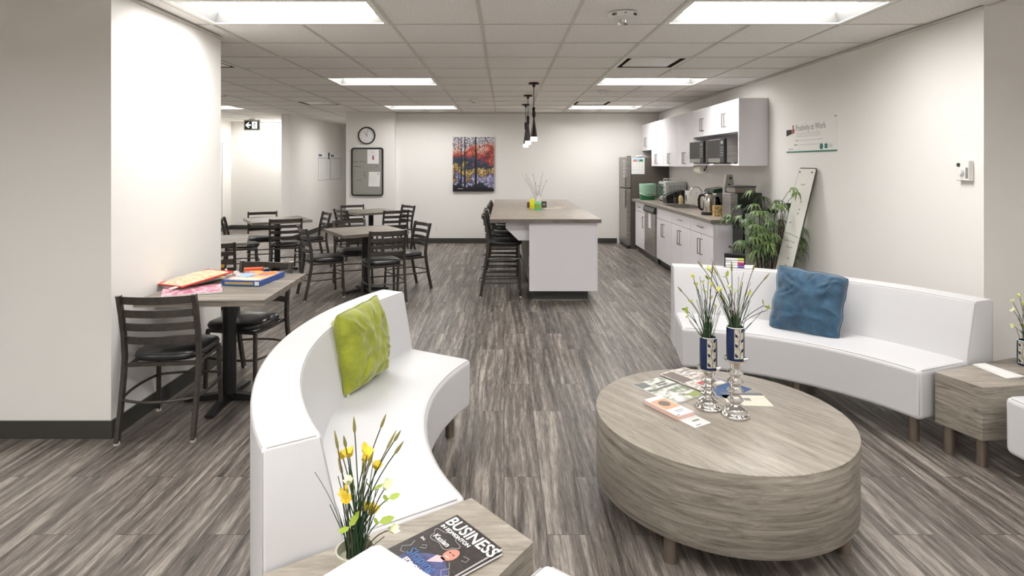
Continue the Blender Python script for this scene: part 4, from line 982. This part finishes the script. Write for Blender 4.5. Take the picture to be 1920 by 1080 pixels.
M_lemony = mat('lemon petal', '#dfe08a', .6)
def bunch(label, base, d0, tips, rb, seed, nblade=14, bladeh=.12, big=1.0, my=None):
    """dried flower bunch: each tip = (px, py, kind); tips are turned into metric points round the bunch"""
    rs = random.Random(seed); t = thing('flower_bunch', label, 'flowers', base, group='artificial yellow flower bunches')
    bx, by, bz = base; st = MB(); gr = MB(); parts = []
    for px, py, kind in tips:
        dy = (rs.random()-.5)*.16; d = d0+dy
        P = Vector(((px-945)*d/1095-bx, d-by, CZ-(py-307)*d/1095-bz)); a = rs.random()*2*PI
        S = Vector((rb*.6*math.cos(a), rb*.6*math.sin(a), 0)); mid = S.lerp(P, .5)+Vector((-(P.x)*.22, -(P.y)*.22, .02))
        pts = [S*(1-u)**2+mid*2*u*(1-u)+P*u*u for u in [i/8 for i in range(9)]]
        (st if rs.random() < .6 else gr).tube(pts, .0016 if kind != 'thin' else .0009, 5)
        D = (P-pts[-2]).normalized()
        if kind == 'seed':
            L = .03+.02*rs.random(); sd = MB(); parts.append(('seed_head', sd, M_seed)); sd.tube([P-D*L*.2+D*(L*1.2*i/5) for i in range(6)], .004, 6, scale=[.3, 1, 1.1, .9, .6, .2])
        elif kind in ('yellow', 'pale', 'lime'):
            tgt = MB(); parts.append(({'yellow': 'blossom', 'pale': 'blossom', 'lime': 'leaf'}[kind], tgt, {'yellow': my or M_lemony, 'pale': M_lemon, 'lime': M_lime}[kind]))
            e1 = D.orthogonal().normalized(); e2 = D.cross(e1)
            if kind == 'lime':
                for sg in (-1, 1):
                    o1 = (D*.6+e1*sg*.9).normalized(); n1 = o1.cross(e2).cross(o1).normalized(); l = (.026+.01*rs.random())*big
                    Q = P; tgt.face([Q, Q+o1*l*.3+n1*l*.22, Q+o1*l*.7+n1*l*.2, Q+o1*l, Q+o1*l*.7-n1*l*.2, Q+o1*l*.3-n1*l*.22])
            else:
                for k in range(5):
                    b = 2*PI*k/5+rs.random()*.5; ra = e1*math.cos(b)+e2*math.sin(b); o1 = (D+ra*(.35+.45*rs.random())).normalized(); n1 = o1.cross(ra).normalized(); l = (.019+.011*rs.random())*big
                    Q = P-D*.006
                    tgt.face([Q, Q+o1*l*.4+n1*l*.27, Q+o1*l*.8+n1*l*.2, Q+o1*l*1.05, Q+o1*l*.8-n1*l*.2, Q+o1*l*.4-n1*l*.27])
                tgt.ell(P, .004, .004, .006, 8, 5)
    for k in range(len(tips)):
        px, py, kind = tips[k]; d = d0+(rs.random()-.5)*.1; P = Vector(((px-945)*d/1095-bx, d-by, CZ-(py-307)*d/1095-bz))*(.55+.35*rs.random()); P += Vector((rs.random()-.5, rs.random()-.5, 0))*.03
        S = Vector(((rs.random()-.5)*rb, (rs.random()-.5)*rb, 0)); st.tube([S.lerp(P, u/5) for u in range(6)], .0012, 5)
    for k in range(nblade):
        a = rs.random()*2*PI; r = rb*.75*rs.random(); h = bladeh*(.6+.6*rs.random()); lean = .35*rs.random()
        p = Vector((r*math.cos(a), r*math.sin(a), 0)); q = p+Vector((math.cos(a)*h*lean, math.sin(a)*h*lean, h)); n1 = Vector((-math.sin(a), math.cos(a), 0))*.0035; m = p.lerp(q, .5)-Vector((math.cos(a), math.sin(a), 0))*.006
        st.face([p-n1, p+n1, m+n1, q, m-n1])
    obj('stems', st, M_stem, t)
    obj('dry_stems', gr, M_drystem, t)
    for nm, m_, mm in parts: obj(nm, m_, mm, t)
T1 = [(1300, 520, 'yellow'), (1306, 535, 'yellow'), (1297, 566, 'yellow'), (1288, 582, 'lime'), (1318, 530, 'pale'), (1335, 512, 'seed'), (1322, 548, 'pale'), (1332, 560, 'pale'), (1345, 545, 'pale'), (1278, 546, 'seed'), (1312, 518, 'thin'), (1350, 535, 'thin'), (1290, 590, 'lime'), (1340, 575, 'pale'), (1355, 565, 'thin'), (1328, 525, 'lime')]
T2 = [(1316, 500, 'seed'), (1330, 506, 'yellow'), (1345, 515, 'seed'), (1336, 535, 'yellow'), (1362, 520, 'lime'), (1372, 507, 'seed'), (1385, 518, 'thin'), (1395, 510, 'thin'), (1412, 505, 'seed'), (1433, 524, 'seed'), (1403, 553, 'yellow'), (1432, 573, 'lime'), (1438, 582, 'lime'), (1350, 545, 'yellow'), (1368, 540, 'pale'), (1378, 548, 'pale'), (1355, 560, 'yellow'), (1408, 530, 'thin'), (1334, 487, 'thin'), (1390, 535, 'pale')]
T3 = [(633, 838, 'seed'), (648, 836, 'seed'), (643, 858, 'yellow'), (655, 855, 'yellow'), (665, 808, 'seed'), (715, 799, 'seed'), (740, 825, 'seed'), (742, 848, 'seed'), (727, 838, 'seed'), (688, 852, 'yellow'), (684, 864, 'yellow'), (705, 878, 'yellow'), (641, 885, 'seed'), (590, 885, 'thin'), (698, 920, 'lime'), (728, 935, 'lime'), (722, 915, 'pale'), (648, 930, 'yellow'), (652, 940, 'yellow'), (684, 955, 'yellow'), (694, 962, 'yellow'), (730, 994, 'pale'), (710, 980, 'lime'), (655, 988, 'lime'), (655, 905, 'pale'), (692, 872, 'seed'), (681, 884, 'seed'), (662, 915, 'seed')]
T4 = [(1899, 566, 'pale'), (1912, 556, 'yellow'), (1918, 570, 'yellow'), (1925, 560, 'yellow'), (1900, 582, 'pale'), (1908, 597, 'thin'), (1901, 612, 'pale'), (1917, 612, 'yellow'), (1930, 580, 'yellow'), (1940, 600, 'pale'), (1935, 548, 'seed'), (1950, 565, 'seed')]
T5 = [(985, 325, 'pale'), (1000, 330, 'seed'), (1004, 345, 'seed'), (1018, 323, 'pale'), (1024, 340, 'seed'), (993, 345, 'thin'), (1010, 350, 'lime'), (978, 327, 'thin')]
bunch('tall yellow and cream flower bunch in the left vase on the coffee table', (.945, 2.70, TZ+.1885+.097), 2.70, T1, .03, 11, 22, .13)
bunch('tall yellow and green flower bunch in the right vase on the coffee table', (1.036, 2.615, TZ+.2585+.097), 2.615, T2, .03, 12, 22, .13)
# near pot on the left wedge table
PX, PY = -.40, 1.57
t = thing('flower_pot', 'small pale ceramic pot on the bottom left wedge table', 'pot', (PX, PY, TZ-.0005))
mb = MB(); mb.lathe([(0, 0), (.036, 0), (.045, .03), (.052, .085), (.0525, .095), (.047, .095), (.044, .07), (0, .065)], seg=32); obj('body', mb, mat('sage ceramic', '#b6b3a0', .4), t, smooth=True, ang=50)
bunch('yellow tulip-like flowers and grasses in the pale pot, bottom left', (PX, PY, TZ+.067), 1.56, T3, .04, 13, 30, .17, 1.25, M_yellow)
vase(2.93, 3.27, TZ, 'cream leaf-pattern vase on the right wedge table at the photo edge', r=.045, h=.14, rot=math.radians(-70))
bunch('pale yellow flower bunch in the vase on the right wedge table', (2.93, 3.27, TZ+.102), 3.27, T4, .03, 14, 16, .12)
bunch('sparse dried stems in the white vase on the island', (.50, 8.55, IZ+.03), 8.55, T5, .015, 15, 4, .15)

# ------------------------------------------------------------------ printed matter
def sheet_mat(name, c1, c2, s=30, lo=.4, hi=.6): return mat(name, c1, .45, c2=c2, vscale=(s, s*1.6, s), lo=lo, hi=hi, detail=3)
def booklet(name, label, cat, x, y, z, w_, l, th, rot, mcover, group=None, extras=None):
    t = thing(name, label, cat, (x, y, z), rot, group)
    mb = MB(); mb.box(-w_/2, w_/2, -l/2, l/2, 0, th-.0008); obj('pages', mb, M_paper, t)
    mb = MB(); mb.box(-w_/2, w_/2, -l/2, l/2, th-.0007, th); obj('cover', mb, mcover, t)
    for nm, m_, boxes in (extras or []):
        mb = MB()
        for a in boxes: mb.box(a[0], a[1], a[2], a[3], th+.0001, th+.0007)
        obj(nm, mb, m_, t)
    return t
GP = 'magazines on the coffee table'
R35 = math.radians(33)
M_cvgreen = sheet_mat('landscape cover', '#e6e2dc', '#7a8468', 14); M_cvbrown = sheet_mat('news cover', '#e4ddd4', '#9b8a80', 20)
booklet('magazine', 'blue-edged magazine lowest in the pile behind the shorter candlestick', 'magazine', 1.07, 2.955, TZ, .21, .275, .004, R35+.1, mat('blue cover', '#2d4f80', .4), GP)
booklet('magazine', 'magazine with dark photo and red spot at the back of the coffee table', 'magazine', .985, 3.05, TZ+.0045, .2, .27, .004, R35, M_cvbrown, GP,
        [('dark_photo', mat('dark photo', '#6a5c52', .4), [(-.095, -.02, -.02, .12)]), ('red_spot', M_red, [(-.04, 0, -.09, -.055)]), ('headline', M_papergrey, [(.02, .09, .09, .1), (.02, .09, .06, .066), (.02, .08, .03, .036)])])
booklet('magazine', 'grey and green magazine with white headline bands on the coffee table', 'magazine', .815, 2.905, TZ, .205, .275, .006, R35, M_cvgreen, GP,
        [('headline_bands', mat('slate band', '#5e625c', .4), [(-.1, -.035, .07, .13), (-.1, .1, .02, .035)]), ('text_bars', M_kick, [(.0, .07, .075, .085), (.0, .06, .055, .062)]), ('green_foot', mat('olive print', '#96a05a', .5), [(.03, .1, -.135, -.09)])])
t = booklet('brochure', 'white single leaflet poking out under the orange brochure stack', 'brochure', .805, 2.605, TZ, .1, .21, .002, R35-.05, M_paper, None, [('print', M_papergrey, [(-.01, .03, -.06, -.05), (-.03, 0, -.095, -.09)])])
BR = thing('brochure', 'orange-edged brochure inside the narrow stack on the coffee table', 'brochure', (.752, 2.672, TZ+.0025), R35-.05, 'brochures stacked on the coffee table')
mb = MB(); mb.box(-.05, .05, -.105, .105, 0, .0016); obj('pages', mb, M_paper, BR)
mb = MB(); mb.box(-.05, .05, -.105, .105, .0017, .0028); obj('cover', mb, M_orange, BR)
for k in range(1, 6): dup(BR, (.752+.001*(k % 2), 2.672, TZ+.0025+.003*k), R35-.05+.008*(k % 3), BR['label'])
t = thing('brochure', 'topmost brochure of the narrow stack, orange picture with a dark figure', 'brochure', (.752, 2.672, TZ+.0025), R35-.05, 'brochures stacked on the coffee table')
mb = MB(); mb.box(-.05, .05, -.105, .105, .0182, .0188); obj('front_cover', mb, M_paper, t)
mb = MB(); mb.box(-.045, .045, -.03, .07, .0189, .0194); obj('orange_picture', mb, mat('orange print', '#dba37e', .5), t)
mb = MB(); mb.ell((.0, .025, .0196), .028, .03, .0008); obj('dark_figure', mb, mat('grey photo', '#6f6864', .5), t)
mb = MB(); mb.box(-.02, .03, -.06, -.055, .0189, .0194); mb.box(-.02, .02, -.072, -.068, .0189, .0194); mb.box(-.045, -.03, -.1, -.092, .0189, .0194); obj('print', mb, M_papergrey, t)
booklet('leaflet', 'cream folded leaflet with slate top band to the right of the taller candlestick', 'leaflet', 1.155, 2.79, TZ, .2, .15, .004, -.05, mat('peach cover', '#e6d8c6', .5), None,
        [('slate_band', mat('slate print', '#6b7078', .5), [(-.1, .1, .045, .073)]), ('emblem', M_papergrey, [(-.01, .02, -.02, .01)])])
# right wedge table papers
for k, lab in enumerate(('lowest white envelope on the right wedge table', 'middle white envelope on the right wedge table', 'topmost white envelope on the right wedge table')):
    t = tag(obj('envelope', MB().box(-.1, .11, -.035, .04, 0, .0026), M_paper, None, (2.665+.008*k, 3.175, TZ+.0029*k), -1.45+.08*(k-1)), lab, 'envelope', 'envelopes on the right wedge table')
# business magazine
def magtop():
    rz = math.atan2(-.163, .143); X0, Y0 = -.148, 1.847
    g = 'magazines on the bottom left wedge table'
    for k, (dx, dy, dr, z, lab) in enumerate(((-.008, .012, .05, 0, 'lowest magazine under the business magazine, its dark edge showing'), (.006, -.006, -.03, .006, 'middle magazine with white pages sticking out under the business magazine'))):
        t = thing('magazine', lab, 'magazine', (X0+dx, Y0+dy, TZ+z), rz+dr, g)
        mb = MB(); mb.box(0, .216, -.275, 0, 0, .005); obj('pages', mb, M_paper, t)
        mb = MB(); mb.box(0, .216, -.275, 0, .0051, .0056); obj('cover', mb, mat('dark cover', '#2f2c2e', .3), t)
    t = thing('business_magazine', 'BUSINESS magazine with a smiling bald man in a blue suit on a dark cover', 'magazine', (X0, Y0, TZ+.012), rz)
    mb = MB(); mb.box(0, .215, -.278, 0, 0, .005); obj('pages', mb, M_paper, t)
    mb = MB(); mb.box(0, .215, -.278, 0, .0051, .0056); obj('cover', mb, mat('charcoal cover', '#34302f', .3, c2='#453f3d', vscale=(60, 60, 60)), t)
    z = .0060
    mb = MB(); mb.text('BUSINESS', .060, .005, -.052, z, bold=.0009, font_w=.88); obj('title', mb, M_paper, t)
    for nm, tx, sz, x, y, dz, bo in (('subtitle', 'IN EDMONTON', .019, .012, -.073, 0, .0004), ('bubble_text', 'Kasian', .027, .036, -.118, 0, .0002), ('bubble_text', 'inc.', .016, .018, -.150, 0, 0),
            ('cover_line', "EDMONTON'S", .021, .065, -.240, .0008, .0007), ('cover_line', 'BUSINESS', .019, .02, -.263, .0008, .0006)):
        mb = MB(); mb.text(tx, sz, x, y, z+dz, bold=bo); obj(nm, mb, M_paper, t)
    mb = MB(); mb.text('Shaping', .045, .045, -.218, z+.0012, font_w=.9); obj('script_line', mb, mat('blue script', '#4d76ad', .5), t)
    # bust of the man, flat printed shapes
    mb = MB(); mb.prism([(.04, -.278), (.05, -.215), (.09, -.175), (.12, -.155), (.15, -.155), (.195, -.175), (.213, -.215), (.213, -.278)], z-.0003, z+.0003); obj('suit_print', mb, mat('blue suit print', '#3b3f68', .4, c2='#565a86', vscale=(70, 70, 70)), t)
    mb = MB(); mb.prism([(.118, -.195), (.115, -.158), (.13, -.15), (.148, -.152), (.15, -.165)], z+.0004, z+.0008); obj('shirt_print', mb, mat('pink shirt print', '#dcb8bd', .5), t)
    mb = MB(); mb.ell((.142, -.128, z), .021, .028, .0012, 24); mb.box(.131, .150, -.158, -.145, z, z+.0008); obj('face_print', mb, mat('skin print', '#c98a78', .5), t, smooth=True)
    mb = MB(); mb.box(.130, .138, -.126, -.123, z+.001, z+.0016); mb.box(.145, .153, -.126, -.123, z+.001, z+.0016); obj('glasses_print', mb, M_ink, t)
    mb = MB(); mb.box(.135, .150, -.143, -.1405, z+.001, z+.0016); obj('smile_print', mb, M_paper, t)
    mb = MB()
    cl = [(.075+.055*math.cos(a)*(1+.12*math.sin(5*a)), -.1+.028*math.sin(a)*(1+.2*math.sin(5*a))) for a in [2*PI*i/48 for i in range(48)]]
    mb.tube([(x, y, z) for x, y in cl], .0009, 5, closed=True)
    for seq in (((.165, -.15), (.185, -.165), (.175, -.185), (.195, -.2), (.205, -.18), (.19, -.17)), ((.17, -.105), (.19, -.1), (.195, -.115), (.18, -.12)), ((.02, -.17), (.03, -.19), (.015, -.21), (.03, -.225), (.045, -.22)), ((.05, -.165), (.06, -.155), (.07, -.165), (.055, -.175))):
        mb.tube([(x, y, z) for x, y in seq], .0009, 5)
    obj('chalk_doodles', mb, mat('chalk', '#b9b6b2', .7), t)
magtop()

# near table stuff (z .751)
NZ = .7515
M_cartoon = mat('colourful game print', '#3b62b0', .4, c2='#f2b25a', vscale=(16, 16, 16), lo=.42, hi=.58)
t = thing('game_book', 'thick blue illustrated book box at the right of the near bistro table', 'book', (-1.70, 3.98, NZ), math.radians(-6))
mb = MB(); mb.box(-.13, .13, -.17, .17, 0, .036); obj('box', mb, mat('royal blue', '#27509a', .4), t, bevel=.002)
mb = MB(); mb.box(-.125, .125, -.165, .165, .0362, .0372); mb.mi = 1
mb.box(-.11, -.02, -.05, .06, .0373, .0378); mb.mi = 2; mb.box(.0, .11, .03, .13, .0373, .0378); mb.mi = 3; mb.box(-.1, .1, -.14, -.08, .0373, .0378); obj('cover_print', mb, [M_cartoon, mat('sky blue print', '#8fb8e6', .4), M_orange, mat('cream print', '#efe2c0', .5)], t)
mb = MB(); mb.box(-.11, .085, -.1715, -.1702, .010, .026); obj('edge_text', mb, mat('gold print', '#b8a867', .5), t)
mb = MB(); mb.box(.095, .125, -.1715, -.1702, .006, .03); obj('price_sticker', mb, M_paper, t)
def pouch(label, x, y, z, w_, l, h, rot, body, rim, nm='zip_pouch'):
    t = thing(nm, label, 'pouch', (x, y, z), rot); t.rotation_euler = (.10, -.03, rot); N = 12; mb = MB(); g = []
    rs = random.Random(int(abs(x*100)))
    for i in range(N+1):
        row = []
        for j in range(N+1):
            u, v = -1+2*i/N, -1+2*j/N; k = (1-u**4)*(1-v**4)
            row.append((u*w_/2, v*l/2, .004+h*k*(.7+.3*rs.random())))
        g.append(row)
    V = [[mb._v(p) for p in r] for r in g]; W_ = [[mb._v((p[0], p[1], .001)) for p in r] for r in g]
    for i in range(N):
        for j in range(N):
            mb.bm.faces.new((V[i][j], V[i+1][j], V[i+1][j+1], V[i][j+1])); mb.bm.faces.new((W_[i][j], W_[i][j+1], W_[i+1][j+1], W_[i+1][j]))
    mb._done(); obj('pocket', mb, body, t, smooth=True, ang=80)
    mb = MB(); mb.tube([(-w_/2, -l/2, .006), (w_/2, -l/2, .006), (w_/2, l/2, .006), (-w_/2, l/2, .006)], .006, 8, closed=True); obj('rim', mb, rim, t, smooth=True)
    mb = MB(); mb.box(w_/2-.06, w_/2-.035, -l/2-.05, -l/2-.004, .002, .008); obj('pull_tab', mb, M_paper, t)
pouch('clear pouch with red rim full of coloured pieces on the near bistro table', -2.03, 3.85, NZ+.040, .26, .36, .03, math.radians(-28), mat('speckled pieces', '#b9a66a', .4, c2='#d8d4c4', vscale=(40, 40, 40)), M_red)
booklet('activity_book', 'pink and white activity book under the red-rimmed pouch', 'book', -1.95, 3.655, NZ, .25, .33, .010, math.radians(-62), sheet_mat('pink cover', '#e8c6cc', '#b4587a', 18))
booklet('activity_book', 'blue picture book directly below the red-rimmed pouch, at the wall side', 'book', -2.06, 3.95, NZ+.0105, .2, .26, .009, math.radians(-20), sheet_mat('blue cover', '#2d4a90', '#c9b24a', 18))
t = thing('bag_of_pieces', 'clear bag of small round white pieces on the near bistro table', 'bag', (-1.97, 4.12, NZ)); rs = random.Random(5)
mb = MB()
for k in range(90):
    a = rs.random()*2*PI; r = .1*math.sqrt(rs.random()); z = .011+.05*rs.random()*(1-r/.12); mb.ell((r*1.15*math.cos(a), r*.75*math.sin(a), z), .0105, .0105, .0105, 6, 4)
o = obj('pieces', mb, mat('white beads', '#e6ddd6', .4), t, smooth=True); o['kind'] = 'stuff'
t = thing('crayon_box', 'small orange box behind the blue book on the near bistro table', 'box', (-1.80, 4.20, NZ), .2); mb = MB(); mb.box(-.06, .06, -.03, .03, 0, .05); obj('carton', mb, mat('bright orange', '#e5582e', .5), t, bevel=.002)
mb = MB(); mb.box(-.05, .05, -.0312, -.0302, .015, .035); obj('label', mb, M_yellow, t)
t = thing('play_bag', 'yellow and orange bag on the half-hidden chair by the left wall block', 'bag', (-2.80, 5.62, .482)); mb = MB(); mb.ell((0, 0, .086), .1, .09, .08, 16, 10); obj('bag', mb, mat('bag print', '#d97a2c', .6, c2='#e8c341', vscale=(20, 20, 20)), t, smooth=True)

# ------------------------------------------------------------------ cushions
def cushion(label, M4, S, th, m, seed, tagm=None, droop=.0, wrinkle=.008):
    t = thing('throw_cushion', label, 'cushion'); t.matrix_world = M4; rs = random.Random(seed); N = 64; mb = MB()
    folds = []
    for k in range(22):
        e = rs.randrange(4); f = -1+2*rs.random(); u0, v0 = ((f, -1), (1, f), (f, 1), (-1, f))[e]
        if k < 12: u0, v0 = ((1, 1), (-1, 1), (1, -1), (-1, -1))[k % 4]; u0 *= .97-.25*rs.random(); v0 *= .97-.25*rs.random()
        an = math.atan2(-v0, -u0)+(rs.random()-.5)*1.1
        folds.append((u0, v0, math.cos(an), math.sin(an), .35+.6*rs.random(), .5+.8*rs.random(), .035+.03*rs.random(), 1 if rs.random() < .5 else -1))
    def P(u, v, side):
        x = u*S/2*(1-.035*(1-abs(v)**2)-.05*v**6); y = v*S/2*(1-.05*(1-abs(u)**2)-.05*u**6)
        wob = .012*mnoise.noise(Vector((u*2.3+seed, v*2.3, 0))); x += wob; y += .012*mnoise.noise(Vector((u*2.3, v*2.3+seed, 4)))
        k = (max(0, 1-abs(u)**2.6)**.5)*(max(0, 1-abs(v)**2.6)**.5)
        z = side*(th/2*k)
        q = Vector((u*1.8+seed, v*1.8, side*3)); z += side*k**.5*wrinkle*1.1*mnoise.noise(q*2.2)
        for u0, v0, cx, cy, L_, dp, wd, sg in folds:
            al = (u-u0)*cx+(v-v0)*cy; pe = -(u-u0)*cy+(v-v0)*cx+.06*math.sin(al*5)
            if 0 < al < L_: z += side*sg*k**.4*wrinkle*dp*math.exp(-(pe/wd)**2)*math.sin(PI*al/L_)
        return (x, y, z)
    for side in (1, -1):
        V = [[mb._v(P(-1+2*i/N, -1+2*j/N, side)) for j in range(N+1)] for i in range(N+1)]
        for i in range(N):
            for j in range(N): mb.bm.faces.new((V[i][j], V[i+1][j], V[i+1][j+1], V[i][j+1]))
    bmesh.ops.remove_doubles(mb.bm, verts=mb.bm.verts, dist=.0008); mb.n = 0; mb._done()
    obj('cover', mb, m, t, smooth=True, ang=120)
    rim = []
    for k in range(120):
        s_ = k/120*4; e = int(s_); f = -1+2*(s_-e); u, v = ((f, -1), (1, f), (-f, 1), (-1, -f))[e]; p = P(u, v, 1); rim.append((p[0], p[1], 0))
    mb = MB(); mb.tube(rim, .004, 6, closed=True); obj('piping', mb, m, t, smooth=True)
    if tagm: mb = MB(); mb.box(-S/2*.93, -S/2*.93+.02, -S/2-.012, -S/2+.02, .004, .006); obj('care_tag', mb, M_paper, t)
    return t
def frame(center, xaxis, yaxis):
    x = Vector(xaxis).normalized(); y = Vector(yaxis); y = (y-x*y.dot(x)).normalized(); z = x.cross(y)
    return Matrix(((x.x, y.x, z.x, center[0]), (x.y, y.y, z.y, center[1]), (x.z, y.z, z.z, center[2]), (0, 0, 0, 1)))
# green: stands on the seat against the left sofa's back; blue leans on the right sofa's back
cushion('lime green velvet cushion leaning on the left sofa back', frame((-.725, 2.99, .43+.203), (.30, .95, .02), (-.12, .03, 1)), .405, .185, M_green, 3, True, wrinkle=.014)
ab = math.radians(50.0)
rad = Vector((math.cos(ab), math.sin(ab), 0)); tan = Vector((math.sin(ab), -math.cos(ab), 0))
cb = Vector((CR[0], CR[1], 0))+rad*1.65+Vector((0, 0, .43+.190))
cushion('blue velvet cushion leaning on the right sofa back', frame(cb, tan*1+Vector((0, 0, -.09)), Vector((0, 0, 1))+rad*.34), .435, .15, M_blue, 8, wrinkle=.011)

# ------------------------------------------------------------------ plant, leaning board, markers
def plant(x, y):
    t = thing('potted_palm', 'bushy green bamboo palm in a pot behind the right sofa', 'potted plant', (x, y, 0)); rs = random.Random(21)
    mb = MB(); mb.lathe([(0, 0), (.12, 0), (.145, .26), (.152, .27), (.152, .29), (.14, .29), (.135, .25), (0, .25)], seg=28); obj('pot', mb, mat('dark pot', '#3c3a38', .5), t, smooth=True, ang=50)
    mb = MB(); mb.lathe([(.134, .251), (0, .262)], seg=20); obj('soil', mb, M_caulk, t)
    st = MB(); lf = MB(); fr = MB()
    def bad(p):
        X, Y, Z = p.x+x, p.y+y, p.z
        if Y > 6.19 and X > 2.47 and Z < 1.09: return True
        bx = 2.63+.355*Z/1.5
        return 5.55 < Y < 5.94 and abs(X-bx) < .05
    for k in range(17):
        a = rs.random()*2*PI; r = .02+.08*rs.random(); h = .62+.56*rs.random(); lean = .14*rs.random()
        if k > 13: a = -1.2+.2*(k-14); lean = .12
        b = Vector((r*math.cos(a), r*math.sin(a), .24)); tip = Vector((b.x+math.cos(a)*lean, b.y+math.sin(a)*lean, h))
        st.tube([b.lerp(tip, i/4) for i in range(5)], .007, 6, ref=(1, 0, 0), scale=[1, .95, .85, .7, .5])
        for j in range(6):
            z = .42+(h-.42)*(j+1)/6; p = b.lerp(tip, (z-.24)/(h-.24)); aa = rs.random()*2*PI
            if k > 12: aa = -1.25+.5*rs.random()
            o1 = Vector((math.cos(aa), math.sin(aa), .8+.4*rs.random())).normalized(); l = .15+.15*rs.random()
            q = p+o1*l; q.x = min(q.x, 2.95-x)
            if bad(q): continue
            fr.tube([p, p.lerp(q, .5)+Vector((0, 0, .02)), q], .0028, 5)
            nl = 7
            for m in range(nl):
                an = aa+(-1.35+2.7*m/(nl-1)); L = (.13+.07*rs.random())*(1-.25*abs(m-(nl-1)/2)/(nl/2)); d = Vector((math.cos(an), math.sin(an), 0)); n1 = Vector((-math.sin(an), math.cos(an), 0))
                s0 = q-Vector((0, 0, .0)); pts = []
                for i in range(5):
                    u = i/4; c = s0+d*(L*u*(1-.25*u))+Vector((0, 0, .03*u-.16*L/.2*u*u)); w_ = .0115*math.sin(PI*min(.97, .12+u*.88))
                    if c.x+x > 2.985: c.x = 2.985-x
                    pts.append((c-n1*w_, c+Vector((0, 0, .003)), c+n1*w_))
                if any(bad(tr[1]) for tr in pts): continue
                V = [[lf._v(p_) for p_ in tr] for tr in pts]
                for i in range(4):
                    for jj in range(2): lf.bm.faces.new((V[i][jj], V[i+1][jj], V[i+1][jj+1], V[i][jj+1]))
    lf._done(); obj('canes', st, mat('brown cane', '#4a3526', .6), t, smooth=True); obj('leaf_stalks', fr, M_stem, t, smooth=True); obj('leaves', lf, M_leaf, t, smooth=True)
plant(2.72, 6.06)

t = thing('leaning_whiteboard', 'narrow whiteboard with faint handwriting leaning on the right wall by the plant', 'whiteboard')
# local: x = right (toward viewer, -Y), z = up the board, front faces -y (-X world)
bot = Vector((2.63, 5.90, .012)); top = Vector((2.985, 5.90, 1.5))
M4 = frame(bot, (0, -1, 0), (1, 0, 0)); up = (top-bot).normalized(); xa = Vector((0, -1, 0)); ya = up.cross(xa)
if ya.x < 0: ya = -ya
M4 = Matrix(((xa.x, ya.x, up.x, bot.x), (xa.y, ya.y, up.y, bot.y), (xa.z, ya.z, up.z, bot.z), (0, 0, 0, 1)))
t.matrix_world = M4; HB = (top-bot).length; WB = .31
mb = MB(); mb.prism(rrect(0, WB, 0, HB, .02), 0, .014, 'y'); obj('panel', mb, mat('whiteboard surface', '#e6e4db', .12), t)
mb = MB(); mb.bar([(x_, .007, z_) for x_, z_ in rrect(0, WB, 0, HB, .02)], .008, .02, ref=(0, 1, 0), closed=True); obj('frame', mb, M_kick, t)
mb = MB(); rs = random.Random(9)
for x_, z_, w_ in ((.09, 1.37, .10), (.17, 1.20, .03), (.17, 1.12, .03), (.17, 1.08, .02), (.06, .98, .03), (.04, .80, .2), (.1, .74, .12), (.16, .63, .05), (.16, .56, .05), (.15, .5, .03), (.12, .42, .05)): scribble(mb, x_, z_, w_, .022, -.001, .002, rs)
obj('handwriting', mb, M_papergrey, t)
mb = MB(); mb.bar([(.0, -.001, .875), (.1, -.001, .87), (WB, -.001, .85)], .006, .002, ref=(0, 1, 0)); obj('divider_line', mb, M_teal, t)
for x_ in (.03, .26): mb = MB(); mb.lathe([(.008, 0), (.008, -.006), (0, -.007)], (x_, 0, HB-.035), 12, 'y'); obj('magnet', mb, M_kick, t, smooth=True)

def onsofa(dz=0): return (1.745, 4.42, .764+dz)
ROT = math.radians(66.5-90)
t = thing('marker_tray', 'small black-topped marker holder on the back of the right sofa', 'marker holder', (1.760, 4.455, .764), ROT)
mb = MB(); mb.box(-.075, .075, -.02, .025, 0, .006); mb.box(-.075, .075, .018, .025, .006, .085); mb.box(-.075, .075, -.015, .025, .085, .098); obj('holder', mb, M_black, t, bevel=.002)
for k, (z, m_, lab) in enumerate(((.012, mat('purple ink', '#5a4fa0', .4), 'purple-capped marker lowest on the sofa back'), (.030, mat('magenta ink', '#b93a6c', .4), 'magenta-capped marker, second in the pile on the sofa back'), (.048, mat('pink ink', '#e09aa6', .4), 'pink-capped marker, third in the pile on the sofa back'), (.066, mat('lime ink', '#b9cf4a', .4), 'lime-capped marker, topmost in the pile on the sofa back'))):
    s = thing('marker_pen', lab, 'marker', (1.745, 4.418, .764+z-.003), ROT+.12*(k % 2), 'markers piled on the right sofa back')
    mb = MB(); mb.lathe([(0, -.065), (.0085, -.065), (.0085, .02), (0, .02)], seg=12, axis='x'); obj('barrel', mb, M_paper, s, smooth=True)
    mb = MB(); mb.lathe([(0, .021), (.009, .021), (.009, .065), (0, .067)], seg=12, axis='x'); obj('cap', mb, m_, s, smooth=True)
t = thing('paper_roll', 'white marker eraser sticking out behind the markers on the sofa back', 'eraser', (1.80, 4.375, .764+.012), ROT+.15)
mb = MB(); mb.box(0, .07, -.012, .012, -.011, .015); obj('block', mb, M_paper, t, bevel=.003)
